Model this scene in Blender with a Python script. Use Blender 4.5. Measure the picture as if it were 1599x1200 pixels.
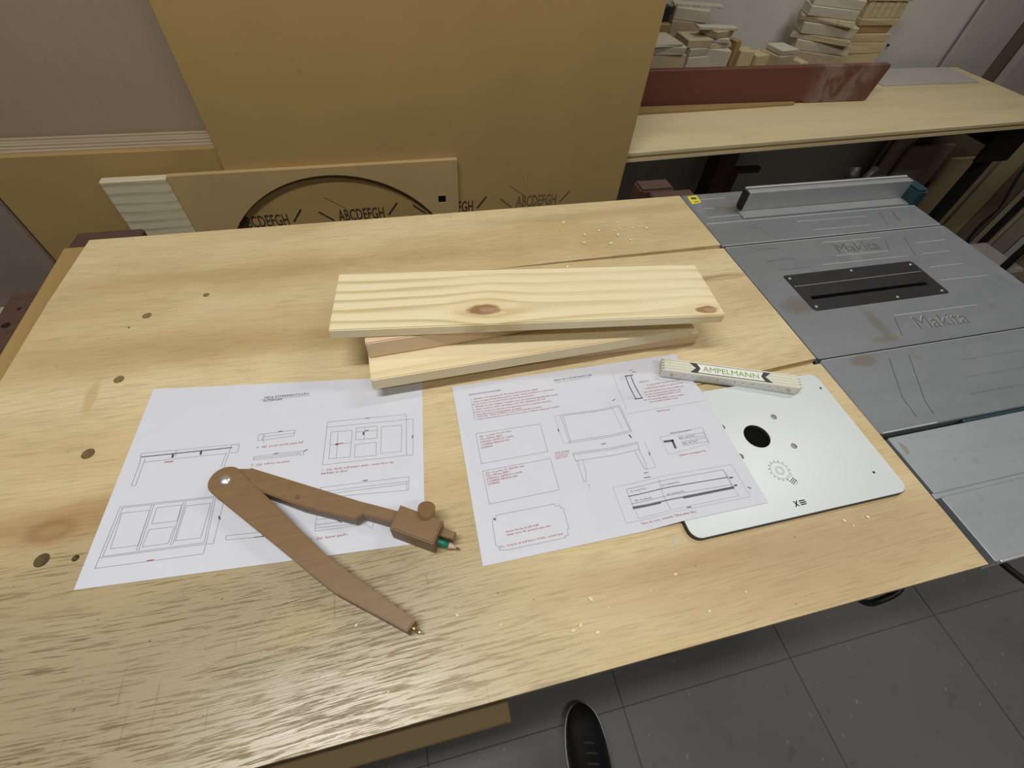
import bpy, bmesh, math, random
from mathutils import Vector, Matrix

random.seed(7)
for o in list(bpy.data.objects):
    bpy.data.objects.remove(o)
C = bpy.context.scene.collection
SC = bpy.context.scene
TABLE_Z = 0.85          # the bench top stands 0.85 m above the floor; coordinates below are relative to the bench top

# ------------------------------------------------------------------ camera, world, lights, exposure
F_PX, PITCH, ROLL, CAM_H, YAW = 707.49, 0.904462, 0.091806, 0.43122, 0.300257
fwd = Vector((math.sin(YAW) * math.cos(PITCH), math.cos(YAW) * math.cos(PITCH), -math.sin(PITCH)))
rt = Vector((math.cos(YAW), -math.sin(YAW), 0))
up = rt.cross(fwd)
rt2 = math.cos(ROLL) * rt + math.sin(ROLL) * up
up2 = -math.sin(ROLL) * rt + math.cos(ROLL) * up
cam_data = bpy.data.cameras.new('camera')
cam = bpy.data.objects.new('camera', cam_data)
C.objects.link(cam)
cam.matrix_world = Matrix(((rt2.x, up2.x, -fwd.x, 0), (rt2.y, up2.y, -fwd.y, 0), (rt2.z, up2.z, -fwd.z, CAM_H + TABLE_Z), (0, 0, 0, 1)))
cam_data.sensor_fit = 'HORIZONTAL'
cam_data.sensor_width = 36
cam_data.lens = F_PX / 1599 * 36
cam_data.clip_start = 0.01
SC.camera = cam

world = bpy.data.worlds.new('room_air')
SC.world = world
world.use_nodes = True
world.node_tree.nodes['Background'].inputs[0].default_value = (0.9, 0.95, 1.0, 1)
world.node_tree.nodes['Background'].inputs[1].default_value = 0.0

SC.view_settings.view_transform = 'Standard'
SC.view_settings.look = 'None'
SC.view_settings.exposure = 0.0
SC.view_settings.gamma = 1.0
SC.view_settings.use_curve_mapping = False

# ceiling tube lamps: (x, y, watts, length, turn)
LAMPS = [(-0.42, 0.06, 20.5, 0.9, 0.0), (1.45, 0.72, 11.0, 0.9, 0.0), (0.75, -0.80, 10.5, 0.9, 0.0)]
CEIL = 1.75
LAMP_COL = (1.0, 0.985, 0.935)

# ------------------------------------------------------------------ node helpers
class NT:
    def __init__(self, name, rough=0.6, spec=0.5, metal=0.0):
        self.mat = bpy.data.materials.new(name)
        self.mat.use_nodes = True
        self.t = self.mat.node_tree
        self.b = self.t.nodes['Principled BSDF']
        self.b.inputs['Roughness'].default_value = rough
        self.b.inputs['Specular IOR Level'].default_value = spec
        self.b.inputs['Metallic'].default_value = metal
        self.tc = self.t.nodes.new('ShaderNodeTexCoord')
        self.P = self.tc.outputs['Object']
        self._sep = None
    def set(self, sock, v):
        if isinstance(v, (int, float)):
            sock.default_value = v
        elif isinstance(v, (tuple, list)):
            sock.default_value = tuple(v) + ((1,) if len(v) == 3 and len(sock.default_value) == 4 else ())
        else:
            self.t.links.new(v, sock)
    def m(self, op, a, b=0.0, c=0.0):
        n = self.t.nodes.new('ShaderNodeMath'); n.operation = op
        for i, v in enumerate((a, b, c)):
            self.set(n.inputs[i], v)
        return n.outputs[0]
    def xyz(self):
        if not self._sep:
            n = self.t.nodes.new('ShaderNodeSeparateXYZ'); self.t.links.new(self.P, n.inputs[0]); self._sep = n
        return self._sep.outputs[0], self._sep.outputs[1], self._sep.outputs[2]
    def comb(self, x, y, z):
        n = self.t.nodes.new('ShaderNodeCombineXYZ')
        for i, v in enumerate((x, y, z)):
            self.set(n.inputs[i], v)
        return n.outputs[0]
    def map(self, scale=(1, 1, 1), rot=(0, 0, 0), loc=(0, 0, 0), vec=None):
        n = self.t.nodes.new('ShaderNodeMapping')
        self.t.links.new(vec or self.P, n.inputs[0])
        n.inputs['Scale'].default_value = scale; n.inputs['Rotation'].default_value = rot; n.inputs['Location'].default_value = loc
        return n.outputs[0]
    def noise(self, scale=(1, 1, 1), detail=3, rough=0.5, dist=0.0, loc=(0, 0, 0), rot=(0, 0, 0), vec=None):
        n = self.t.nodes.new('ShaderNodeTexNoise')
        self.t.links.new(self.map(scale, rot, loc, vec), n.inputs['Vector'])
        n.inputs['Scale'].default_value = 1; n.inputs['Detail'].default_value = detail
        n.inputs['Roughness'].default_value = rough; n.inputs['Distortion'].default_value = dist
        return n.outputs['Fac']
    def step(self, v, a, b):
        n = self.t.nodes.new('ShaderNodeMapRange'); n.interpolation_type = 'SMOOTHSTEP'; n.clamp = True
        self.set(n.inputs[0], v); n.inputs[1].default_value = a; n.inputs[2].default_value = b
        n.inputs[3].default_value = 0; n.inputs[4].default_value = 1
        return n.outputs[0]
    def mix(self, f, a, b, mode='MIX'):
        n = self.t.nodes.new('ShaderNodeMix'); n.data_type = 'RGBA'; n.blend_type = mode
        self.set(n.inputs[0], f); self.set(n.inputs[6], a); self.set(n.inputs[7], b)
        return n.outputs[2]
    def spot(self, cx, cy, rx, ry, soft=0.5, wob=0.0, ax=(0, 1)):
        """elliptical stain mask round a point of the object"""
        q = self.xyz()
        dx = self.m('DIVIDE', self.m('SUBTRACT', q[ax[0]], cx), rx)
        dy = self.m('DIVIDE', self.m('SUBTRACT', q[ax[1]], cy), ry)
        d = self.m('SQRT', self.m('ADD', self.m('MULTIPLY', dx, dx), self.m('MULTIPLY', dy, dy)))
        if wob:
            d = self.m('ADD', d, self.m('MULTIPLY', self.m('SUBTRACT', self.noise((1.3 / rx, 1.3 / ry, 1.3 / max(rx, ry)), 3), 0.5), wob))
        return self.m('SUBTRACT', 1.0, self.step(d, 1 - soft, 1 + soft))
    def rnd(self):
        return self.t.nodes.new('ShaderNodeObjectInfo').outputs['Random']
    def col(self, c):
        self.set(self.b.inputs['Base Color'], c)
    def rough(self, v):
        self.set(self.b.inputs['Roughness'], v)
    def bump(self, h, strength=0.3, dist=0.001):
        n = self.t.nodes.new('ShaderNodeBump'); n.inputs['Strength'].default_value = strength; n.inputs['Distance'].default_value = dist
        self.t.links.new(h, n.inputs['Height']); self.t.links.new(n.outputs[0], self.b.inputs['Normal'])

def plain(name, col, rough=0.6, spec=0.5, metal=0.0, var=0.12, sc=40.0, bump=0.0):
    n = NT(name, rough, spec, metal)
    f = n.noise((sc, sc, sc), 4, 0.6)
    n.col(n.mix(f, tuple(c * (1 - var) for c in col), tuple(min(1, c * (1 + var)) for c in col)))
    if bump:
        n.bump(f, bump, 0.001)
    return n.mat

M = {}
def wood_bench():
    n = NT('bench_plywood', 0.42, 0.5)
    x, y, z = n.xyz()
    # grain runs along x with a gentle wander
    wan = n.m('MULTIPLY', n.m('SUBTRACT', n.noise((1.6, 2.2, 1), 2), 0.5), 0.05)
    gv = n.comb(x, n.m('ADD', y, wan), z)
    broad = n.noise((1.3, 8, 1), 3, 0.55, vec=gv)
    c = n.mix(n.step(broad, 0.32, 0.68), (0.70, 0.57, 0.34), (0.56, 0.425, 0.22))
    band = n.noise((0.9, 5, 1), 2, 0.5, loc=(3, 7, 0), vec=gv)
    c = n.mix(n.m('MULTIPLY', n.step(band, 0.54, 0.72), 0.45), c, (0.43, 0.285, 0.115))
    fine = n.noise((18, 560, 1), 3, 0.6, vec=gv)
    c = n.mix(n.m('MULTIPLY', n.step(fine, 0.47, 0.72), 0.34), c, (0.34, 0.235, 0.105))
    mott = n.noise((26, 120, 1), 3, 0.6, vec=gv, loc=(2, 2, 0))
    c = n.mix(n.m('MULTIPLY', n.step(mott, 0.55, 0.75), 0.25), c, (0.40, 0.28, 0.13))
    grime = n.noise((9, 15, 1), 5, 0.65, loc=(1, 9, 0))
    c = n.mix(n.m('MULTIPLY', n.step(grime, 0.50, 0.72), 0.30), c, (0.42, 0.315, 0.165))
    c = n.mix(n.m('MULTIPLY', n.step(grime, 0.50, 0.30), 0.22), c, (0.72, 0.60, 0.38))
    # worn front left field: greyer, darkened also for corner vignetting, with long open dark pores
    worn_dim = n.m('MULTIPLY', n.m('SUBTRACT', 1.0, n.step(n.m('ADD', y, n.m('MULTIPLY', n.noise((6, 6, 1), 2), 0.12)), 0.17, 0.32)),
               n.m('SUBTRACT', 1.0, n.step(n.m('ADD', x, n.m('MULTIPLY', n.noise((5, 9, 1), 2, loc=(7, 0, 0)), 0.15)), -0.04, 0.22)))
    c = n.mix(n.m('MULTIPLY', worn_dim, 0.82), c, (0.30, 0.246, 0.157))
    pores = n.noise((26, 470, 1), 4, 0.62, 0.0, loc=(0, 0.3, 0), vec=gv, rot=(0, 0, 0.0))
    patch = n.m('ADD', 0.50, n.m('MULTIPLY', 0.5, n.step(n.noise((7, 26, 1), 3, 0.6, loc=(2, 5, 0)), 0.36, 0.60)))
    pm = n.m('MULTIPLY', n.step(pores, 0.50, 0.64), n.m('ADD', n.m('MULTIPLY', n.m('MULTIPLY', worn_dim, patch), 0.60), n.m('MULTIPLY', patch, 0.20)))
    c = n.mix(pm, c, (0.145, 0.092, 0.04))
    # stains, knots and dents with their own shapes
    for (sx, sy, rx, ry, so, wo, a, col) in (
            (-0.33, 0.243, 0.085, 0.018, 0.7, 0.7, 0.55, (0.33, 0.16, 0.06)),
            (-0.352, 0.235, 0.020, 0.011, 0.35, 0.4, 0.65, (0.27, 0.14, 0.05)),
            (-0.352, 0.235, 0.012, 0.005, 0.6, 0.9, 0.40, (0.46, 0.32, 0.16)),
            (0.455, 0.470, 0.060, 0.006, 0.8, 0.6, 0.65, (0.25, 0.13, 0.05)),
            (0.470, 0.468, 0.024, 0.002, 0.6, 0.2, 0.7, (0.62, 0.46, 0.24)),
            (-0.30, 0.455, 0.20, 0.030, 0.8, 1.0, 0.40, (0.38, 0.24, 0.08)),
            (-0.365, 0.392, 0.006, 0.022, 0.4, 0.3, 0.45, (0.42, 0.29, 0.11)),
            (-0.20, 0.590, 0.26, 0.018, 0.8, 1.2, 0.38, (0.38, 0.24, 0.09)),
            (0.33, 0.665, 0.22, 0.012, 0.8, 1.2, 0.30, (0.34, 0.20, 0.07)),
            (0.40, 0.065, 0.20, 0.045, 0.8, 1.0, 0.55, (0.36, 0.235, 0.125)),
            (0.22, 0.085, 0.10, 0.012, 0.8, 1.0, 0.35, (0.36, 0.20, 0.08)),
            (-0.13, 0.105, 0.030, 0.014, 0.8, 1.0, 0.30, (0.47, 0.36, 0.12))):
        c = n.mix(n.m('MULTIPLY', n.spot(sx, sy, rx, ry, so, wo), a), c, col)
    specks = n.noise((160, 160, 1), 2, 0.5)
    c = n.mix(n.m('MULTIPLY', n.step(specks, 0.735, 0.78), 0.6), c, (0.13, 0.08, 0.035))
    # cross-grain knife scratches
    scr = n.noise((300, 11, 1), 2, 0.5, rot=(0, 0, 0.12))
    c = n.mix(n.m('MULTIPLY', n.m('MULTIPLY', n.step(scr, 0.70, 0.75), worn_dim), 0.6), c, (0.2, 0.13, 0.06))
    n.col(c)
    n.rough(n.m('SUBTRACT', n.m('ADD', 0.38, n.m('MULTIPLY', fine, 0.14)), n.m('MULTIPLY', worn_dim, 0.17)))
    n.bump(n.m('ADD', n.m('MULTIPLY', pm, -1.0), n.m('MULTIPLY', fine, 0.4)), 0.45, 0.0007)
    return n.mat
M['bench'] = wood_bench()

def pine(name, knots=(), dens=60.0, axis=0, light=(0.80, 0.695, 0.46), dark=(0.53, 0.40, 0.19), ax=None, amt=0.75):
    """pale softwood with long bowed growth lines; they swerve round the knots"""
    n = NT(name, 0.5, 0.4)
    q = n.xyz()
    a = ax or ((0, 1) if axis == 0 else (1, 0))
    u, v = q[a[0]], q[a[1]]
    w = n.m('MULTIPLY', n.m('SUBTRACT', n.noise((3, 3, 3), 2), 0.5), 0.035)
    vv = n.m('ADD', v, w)
    for (kx, ky, s, amp) in knots:
        du = n.m('DIVIDE', n.m('SUBTRACT', u, kx), s)
        dv = n.m('DIVIDE', n.m('SUBTRACT', v, ky), s * 0.9)
        g = n.m('DIVIDE', 1.0, n.m('ADD', 1.0, n.m('MULTIPLY', du, du)))
        g = n.m('MULTIPLY', g, n.m('DIVIDE', 1.0, n.m('ADD', 1.0, n.m('MULTIPLY', dv, dv))))
        sg = n.m('SUBTRACT', n.m('MULTIPLY', n.step(dv, -0.25, 0.25), 2.0), 1.0)
        vv = n.m('SUBTRACT', vv, n.m('MULTIPLY', n.m('MULTIPLY', g, sg), amp))
    jit = n.m('MULTIPLY', n.m('SUBTRACT', n.noise(tuple(60 if k == a[1] else 0.6 for k in range(3)), 2, loc=(0, 3, 0)), 0.5), 0.55)
    ph = n.m('ADD', n.m('MULTIPLY', vv, dens), jit)
    fr = n.m('FRACT', n.m('ADD', ph, 20.0))
    line = n.m('MULTIPLY', n.step(fr, 0.45, 0.86), n.m('SUBTRACT', 1.0, n.step(fr, 0.90, 0.99)))
    vary = n.noise((4, 4, 4), 2, 0.5, loc=(5, 1, 2))
    c = n.mix(n.m('MULTIPLY', line, n.m('MULTIPLY', n.step(vary, 0.25, 0.6), amt)), light, dark)
    sc = [0, 0, 0]; sc[a[0]] = 12; sc[a[1]] = 500; sc = tuple(s or 500 for s in sc)
    c = n.mix(n.m('MULTIPLY', n.step(n.noise(sc, 2), 0.5, 0.75), 0.22), c, tuple(d * 0.85 for d in dark))
    for (kx, ky, s, amp) in knots:
        c = n.mix(n.m('MULTIPLY', n.spot(kx, ky, s * 0.95, s * 0.50, 0.8, 0.8, a), 0.42), c, (0.66, 0.46, 0.20))
        c = n.mix(n.m('MULTIPLY', n.spot(kx - s * 0.05, ky, s * 0.50, s * 0.24, 0.22, 0.8, a), 0.88), c, (0.24, 0.115, 0.052))
        c = n.mix(n.m('MULTIPLY', n.spot(kx + s * 0.08, ky - s * 0.02, s * 0.30, s * 0.12, 0.45, 1.2, a), 0.75), c, (0.46, 0.29, 0.17))
    n.col(c)
    n.bump(line, 0.08, 0.0004)
    return n.mat

def mdf(name, col, var=0.10):
    n = NT(name, 0.72, 0.3)
    f = n.noise((260, 260, 260), 3, 0.7)
    g = n.noise((5, 5, 5), 3, 0.5)
    c = n.mix(g, tuple(k * (1 - var) for k in col), tuple(min(1, k * (1 + var)) for k in col))
    c = n.mix(n.m('MULTIPLY', n.step(f, 0.55, 0.75), 0.25), c, tuple(k * 0.72 for k in col))
    c = n.mix(n.m('MULTIPLY', n.step(n.noise((28, 28, 28), 3), 0.66, 0.74), 0.25), c, tuple(k * 0.6 for k in col))
    n.col(c)
    return n.mat

def ply(name, col, streak, ax=2, amt=0.5, f1=16):
    """flat plywood face, faint grain along the given axis"""
    n = NT(name, 0.7, 0.3)
    sc = [f1, f1, f1]; sc[ax] = 1.6
    f = n.noise(tuple(sc), 4, 0.55, 0.4)
    c = n.mix(n.m('MULTIPLY', n.step(f, 0.42, 0.72), amt), col, streak)
    sf = [f1 * 11] * 3; sf[ax] = 7
    c = n.mix(n.m('MULTIPLY', n.step(n.noise(tuple(sf), 2), 0.5, 0.75), 0.25 if f1 > 10 else 0.10), c, tuple(k * 0.8 for k in streak))
    n.col(c)
    return n.mat

M['pine_knot'] = pine('pine_with_knots', knots=((-0.055, -0.024, 0.036, 0.017), (0.209, -0.038, 0.026, 0.012)), dens=58)
M['pine'] = pine('pine_plain', dens=38, knots=((0.03, 0.03, 0.02, 0.006),), light=(0.80, 0.69, 0.45), dark=(0.66, 0.48, 0.25), amt=0.5)
M['pine_pink'] = pine('pine_pinkish', dens=50, light=(0.72, 0.55, 0.37), dark=(0.58, 0.39, 0.24), amt=0.5)
M['pine_strip'] = pine('pine_weathered', dens=48, light=(0.66, 0.585, 0.40), dark=(0.38, 0.315, 0.185), ax=(0, 2))
M['mdf'] = mdf('mdf_board', (0.41, 0.272, 0.105))
M['mdf2'] = mdf('mdf_board_pale', (0.46, 0.325, 0.15))
M['mdf_shaded'] = mdf('mdf_shelf', (0.105, 0.068, 0.028))  # darkened MDF, carrying the tabletop's shade on the ledge board
M['pale_ply'] = ply('pale_plywood', (0.36, 0.285, 0.205), (0.28, 0.21, 0.15), amt=0.35, f1=5)
M['stack_ply'] = ply('sheet_stack_plywood', (0.46, 0.36, 0.235), (0.38, 0.29, 0.18), ax=0, amt=0.35, f1=6)
M['mauve_ply'] = ply('mauve_plywood', (0.27, 0.21, 0.175), (0.21, 0.16, 0.135), amt=0.35, f1=6)
M['grey_ply'] = ply('grey_plywood', (0.47, 0.42, 0.395), (0.38, 0.335, 0.32), amt=0.35, f1=6)
M['dark_ply'] = ply('dark_plywood', (0.17, 0.12, 0.08), (0.11, 0.075, 0.05))
M['tan_ply'] = ply('tan_plywood', (0.33, 0.25, 0.14), (0.24, 0.17, 0.09))
M['shelf_ply'] = ply('shelf_plywood', (0.66, 0.55, 0.33), (0.55, 0.44, 0.25), ax=0, amt=0.6)
M['edge_ply'] = ply('plywood_edge', (0.42, 0.29, 0.12), (0.26, 0.16, 0.06), ax=0)
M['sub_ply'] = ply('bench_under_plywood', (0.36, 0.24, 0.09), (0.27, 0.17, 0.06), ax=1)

def redwood():
    n = NT('dark_red_hardwood', 0.55, 0.4)
    f = n.noise((9, 70, 70), 4, 0.55)
    n.col(n.mix(f, (0.055, 0.029, 0.021), (0.105, 0.057, 0.042)))
    return n.mat
M['redwood'] = redwood()
def redplank():
    n = NT('red_brown_painted_board', 0.6, 0.3)
    f = n.noise((6, 40, 40), 4, 0.55)
    c = n.mix(f, (0.115, 0.040, 0.026), (0.165, 0.060, 0.040))
    q = n.xyz()
    dust = n.m('MULTIPLY', n.step(n.noise((14, 14, 9), 4, 0.6, 0.4), 0.36, 0.56),
               n.m('MULTIPLY', n.step(q[0], 0.24, 0.32), n.m('SUBTRACT', 1.0, n.step(q[0], 0.42, 0.54))))
    c = n.mix(n.m('MULTIPLY', dust, 0.42), c, (0.36, 0.30, 0.27))
    n.col(c)
    return n.mat
M['redplank'] = redplank()
M['walnut'] = (lambda n: (n.col(n.mix(n.noise((30, 240, 60), 4, 0.6), (0.165, 0.095, 0.040), (0.245, 0.150, 0.070))), n.mat)[1])(NT('oiled_brown_wood', 0.45, 0.4))
M['walnut_end'] = plain('oiled_brown_end_grain', (0.13, 0.075, 0.033), 0.55)

def paper_mat():
    n = NT('white_paper', 0.75, 0.25)
    n.col(n.mix(n.noise((30, 30, 30), 3), (0.615, 0.63, 0.70), (0.645, 0.66, 0.73)))
    return n.mat
M['paper'] = paper_mat()
M['ink_k'] = plain('grey_print', (0.085, 0.085, 0.095), 0.8, 0.2)
M['ink_line'] = plain('fine_grey_print', (0.25, 0.25, 0.28), 0.8, 0.2)
M['ink_r'] = plain('red_print', (0.40, 0.065, 0.085), 0.8, 0.2)
M['ink_g'] = plain('dark_grey_print', (0.13, 0.13, 0.15), 0.8, 0.2)
M['black'] = plain('black_plastic', (0.012, 0.012, 0.013), 0.5, 0.4)
M['black_metal'] = plain('black_painted_steel', (0.010, 0.010, 0.010), 0.6, 0.3)
M['laminate'] = plain('white_laminate', (0.60, 0.64, 0.645), 0.32, 0.5, var=0.02)
M['lace'] = plain('dark_grey_lace', (0.035, 0.035, 0.038), 0.7, 0.3)
M['lam_edge'] = plain('dark_laminate_core', (0.03, 0.027, 0.025), 0.6)
M['engrave'] = plain('engraved_grey', (0.36, 0.37, 0.37), 0.7)
M['countersink'] = plain('countersunk_brown', (0.30, 0.27, 0.24), 0.6)
M['steel'] = plain('bright_steel', (0.74, 0.73, 0.70), 0.34, 0.5, 0.85, var=0.05)
M['brass'] = plain('brass', (0.62, 0.47, 0.20), 0.3, 0.5, 1.0)
M['pencil_green'] = plain('green_pencil_paint', (0.012, 0.20, 0.13), 0.35)
M['pencil_wood'] = plain('sharpened_pencil_wood', (0.62, 0.36, 0.30), 0.7)
M['graphite'] = plain('graphite', (0.04, 0.04, 0.045), 0.4)
M['teal'] = plain('teal_plastic', (0.008, 0.034, 0.042), 0.45)
M['yellow'] = plain('yellow_label', (0.72, 0.62, 0.02), 0.5, var=0.04)
M['ruler'] = (lambda n: (n.col(n.mix(n.noise((60, 60, 60), 3), (0.68, 0.67, 0.55), (0.78, 0.77, 0.65))), n.mat)[1])(NT('painted_beech', 0.5, 0.4))
M['ruler_face'] = plain('white_scale_face', (0.74, 0.73, 0.70), 0.5, var=0.05)
M['ink_green'] = plain('green_print', (0.20, 0.36, 0.085), 0.7)
M['banner'] = plain('white_print', (0.80, 0.80, 0.76), 0.6, var=0.03)
M['ink_dark'] = plain('dark_blue_grey_print', (0.04, 0.05, 0.055), 0.7)

def saw_metal(name='worn_grey_aluminium', k=1.0):
    n = NT(name, 0.46, 0.5, 0.35)
    x, y, z = n.xyz()
    f = n.noise((5, 26, 1), 4, 0.55, 0.3)
    c = n.mix(f, (0.165 * k, 0.174 * k, 0.186 * k), (0.24 * k, 0.251 * k, 0.267 * k))
    g = n.noise((60, 60, 1), 3, 0.6)
    c = n.mix(n.m('MULTIPLY', n.step(g, 0.58, 0.74), 0.35), c, (0.20, 0.20, 0.205))
    s = n.noise((9, 3, 1), 4, 0.6, 0.5, loc=(4, 2, 0))
    c = n.mix(n.m('MULTIPLY', n.step(s, 0.60, 0.75), 0.45), c, (0.42, 0.425, 0.44))
    rust = n.m('MULTIPLY', n.step(n.noise((34, 26, 1), 3, 0.55, 0.4, loc=(1, 8, 0)), 0.665, 0.72), 0.6)
    c = n.mix(rust, c, (0.19, 0.165, 0.125))
    for (sx, sy, rx, ry, wo, a) in ((-0.165, -0.086, 0.020, 0.010, 0.7, 0.75), (-0.093, -0.028, 0.010, 0.032, 0.5, 0.6), (-0.190, 0.030, 0.026, 0.017, 0.9, 0.65),
                                    (-0.105, -0.056, 0.022, 0.005, 0.7, 0.6), (-0.145, 0.290, 0.05, 0.016, 0.7, 0.5), (-0.18, 0.178, 0.02, 0.006, 0.8, 0.4)):
        c = n.mix(n.m('MULTIPLY', n.spot(sx, sy, rx, ry, 0.4, wo), a), c, (0.16, 0.138, 0.105))
    n.col(c)
    n.rough(n.m('ADD', 0.38, n.m('MULTIPLY', g, 0.25)))
    n.bump(f, 0.12, 0.0006)
    return n.mat
M['saw'] = saw_metal()
M['saw_lit'] = saw_metal('lit_grey_aluminium', 1.55)  # paler copy of the saw metal, standing in for the lamp's glancing reflection
M['saw_edge'] = plain('rubbed_aluminium_edge', (0.56, 0.57, 0.59), 0.4, 0.5, 0.5, var=0.2)
M['saw_dark'] = plain('dark_aluminium', (0.13, 0.13, 0.135), 0.5, 0.5, 0.3)  # dark tone of the flat cast lettering
M['alu'] = plain('brushed_aluminium', (0.44, 0.45, 0.46), 0.36, 0.5, 0.55, var=0.12)
M['insert'] = plain('black_anodised_plate', (0.022, 0.022, 0.024), 0.38, 0.5, 0.2, var=0.4)
M['cavity'] = plain('dark_cavity', (0.004, 0.004, 0.004), 0.9, 0.1)  # near-black, paints the darkness inside holes, slots and grooves

def tile_mat():
    n = NT('grey_floor_tile', 0.5, 0.4)
    f = n.noise((3, 3, 3), 4, 0.6)
    r = n.m('MULTIPLY', n.m('SUBTRACT', n.rnd(), 0.5), 0.03)
    c = n.mix(f, (0.115, 0.109, 0.105), (0.16, 0.152, 0.147))
    c = n.mix(n.m('ADD', 0.03, r), c, (0.35, 0.33, 0.31))
    c = n.mix(n.m('MULTIPLY', n.step(n.noise((70, 40, 60), 2), 0.70, 0.74), 0.5), c, (0.32, 0.30, 0.28))
    c = n.mix(n.m('MULTIPLY', n.step(n.noise((22, 22, 22), 3, loc=(4, 4, 4)), 0.62, 0.72), 0.35), c, (0.08, 0.074, 0.07))
    n.col(c)
    return n.mat
M['tile'] = tile_mat()
M['grout'] = plain('dark_grout', (0.085, 0.08, 0.076), 0.9)
def wall_mat():
    n = NT('grey_white_plaster', 0.85, 0.2)
    c = n.mix(n.noise((3, 3, 3), 4), (0.50, 0.475, 0.435), (0.58, 0.555, 0.515))
    c = n.mix(n.m('MULTIPLY', n.step(n.noise((14, 14, 14), 4), 0.62, 0.75), 0.25), c, (0.32, 0.30, 0.27))
    n.col(c)
    return n.mat
M['wall'] = wall_mat()
M['dim_wall'] = plain('fill_cutting_wall_tone', (0.17, 0.165, 0.155), 0.9, 0.2, var=0.06, sc=5)  # tone picked dark for the unseen walls, to cut ambient fill light
M['crumb'] = plain('sawdust_crumb', (0.80, 0.73, 0.56), 0.8, 0.2)
M['ceiling'] = plain('grey_ceiling', (0.45, 0.45, 0.44), 0.9, 0.2, var=0.03, sc=5)

def offcut():
    n = NT('pale_offcut', 0.65, 0.3)
    r = n.rnd()
    base = n.mix(r, (0.50, 0.41, 0.27), (0.38, 0.30, 0.19))
    f = n.noise((10, 130, 130), 3, 0.6)
    c = n.mix(n.m('MULTIPLY', n.step(f, 0.45, 0.7), 0.5), base, (0.30, 0.20, 0.10))
    n.col(c)
    return n.mat
M['offcut'] = offcut()
M['offcut_white'] = ply('whitish_offcut', (0.53, 0.475, 0.37), (0.38, 0.325, 0.235), ax=0)
M['offcut_brown'] = ply('brown_offcut', (0.34, 0.22, 0.09), (0.22, 0.13, 0.05), ax=0)
M['offcut_end'] = ply('offcut_end_grain', (0.50, 0.395, 0.23), (0.36, 0.265, 0.14), ax=0)
def shoe_mat():
    n = NT('black_leather', 0.42, 0.5)
    f = n.noise((120, 120, 120), 3)
    n.col(n.mix(f, (0.006, 0.006, 0.007), (0.014, 0.014, 0.016)))
    n.bump(n.noise((45, 45, 45), 3), 0.3, 0.002)
    return n.mat
M['leather'] = shoe_mat()
M['sole'] = plain('white_rubber_sole', (0.46, 0.45, 0.42), 0.6)
M['cloth'] = plain('dark_sock_cloth', (0.02, 0.02, 0.024), 0.9, 0.1)

# ------------------------------------------------------------------ mesh helpers
def wmat(o):
    m = o.matrix_basis.copy()
    while o.parent:
        o = o.parent
        m = o.matrix_basis @ m
    return m

def link(name, me, mat, parent=None, smooth=False, origin=None):
    """world-space mesh -> object; top-level ones get their origin at the base centre"""
    o = bpy.data.objects.new(name, me)
    C.objects.link(o)
    if mat:
        for k in (mat if isinstance(mat, (list, tuple)) else [mat]):
            me.materials.append(M[k] if isinstance(k, str) else k)
    if smooth:
        for p in me.polygons:
            p.use_smooth = True
    if parent:
        o.parent = parent
        me.transform(wmat(parent).inverted())
    else:
        if origin is None:
            xs = [v.co for v in me.vertices]
            lo = [min(v[i] for v in xs) for i in range(3)]; hi = [max(v[i] for v in xs) for i in range(3)]
            origin = ((lo[0] + hi[0]) / 2, (lo[1] + hi[1]) / 2, lo[2])
        me.transform(Matrix.Translation(-Vector(origin)))
        o.location = origin
    return o

def to_mesh(bm, name='m'):
    me = bpy.data.meshes.new(name)
    bmesh.ops.recalc_face_normals(bm, faces=bm.faces)
    bm.to_mesh(me); bm.free()
    return me

def box_bm(x0, x1, y0, y1, z0, z1, bev=0.0, seg=1, mtx=None):
    bm = bmesh.new()
    bmesh.ops.create_cube(bm, size=1)
    for v in bm.verts:
        v.co = Vector(((x0 + x1) / 2 + v.co.x * (x1 - x0), (y0 + y1) / 2 + v.co.y * (y1 - y0), (z0 + z1) / 2 + v.co.z * (z1 - z0)))
    if bev:
        bmesh.ops.bevel(bm, geom=list(bm.edges), offset=bev, segments=seg, affect='EDGES')
    if mtx:
        bmesh.ops.transform(bm, matrix=mtx, verts=bm.verts)
    return bm

def box(name, x0, x1, y0, y1, z0, z1, mat, parent=None, bev=0.0008, seg=1, mtx=None, **k):
    return link(name, to_mesh(box_bm(x0, x1, y0, y1, z0, z1, bev, seg, mtx)), mat, parent, **k)

def prism_bm(pts, z0, z1, bev=0.0, seg=1):
    bm = bmesh.new()
    if z1 < z0: z0, z1 = z1, z0
    vs = [bm.verts.new((p[0], p[1], z0)) for p in pts]
    f = bm.faces.new(vs)
    r = bmesh.ops.extrude_face_region(bm, geom=[f])
    for v in r['geom']:
        if isinstance(v, bmesh.types.BMVert):
            v.co.z = z1
    bmesh.ops.recalc_face_normals(bm, faces=bm.faces)
    if bev:
        ed = [e for e in bm.edges if abs(e.verts[0].co.z - e.verts[1].co.z) < 1e-7]
        bmesh.ops.bevel(bm, geom=ed, offset=bev, segments=seg, affect='EDGES')
    return bm

def prism(name, pts, z0, z1, mat, parent=None, bev=0.0, seg=1, **k):
    return link(name, to_mesh(prism_bm(pts, z0, z1, bev, seg)), mat, parent, **k)

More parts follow.
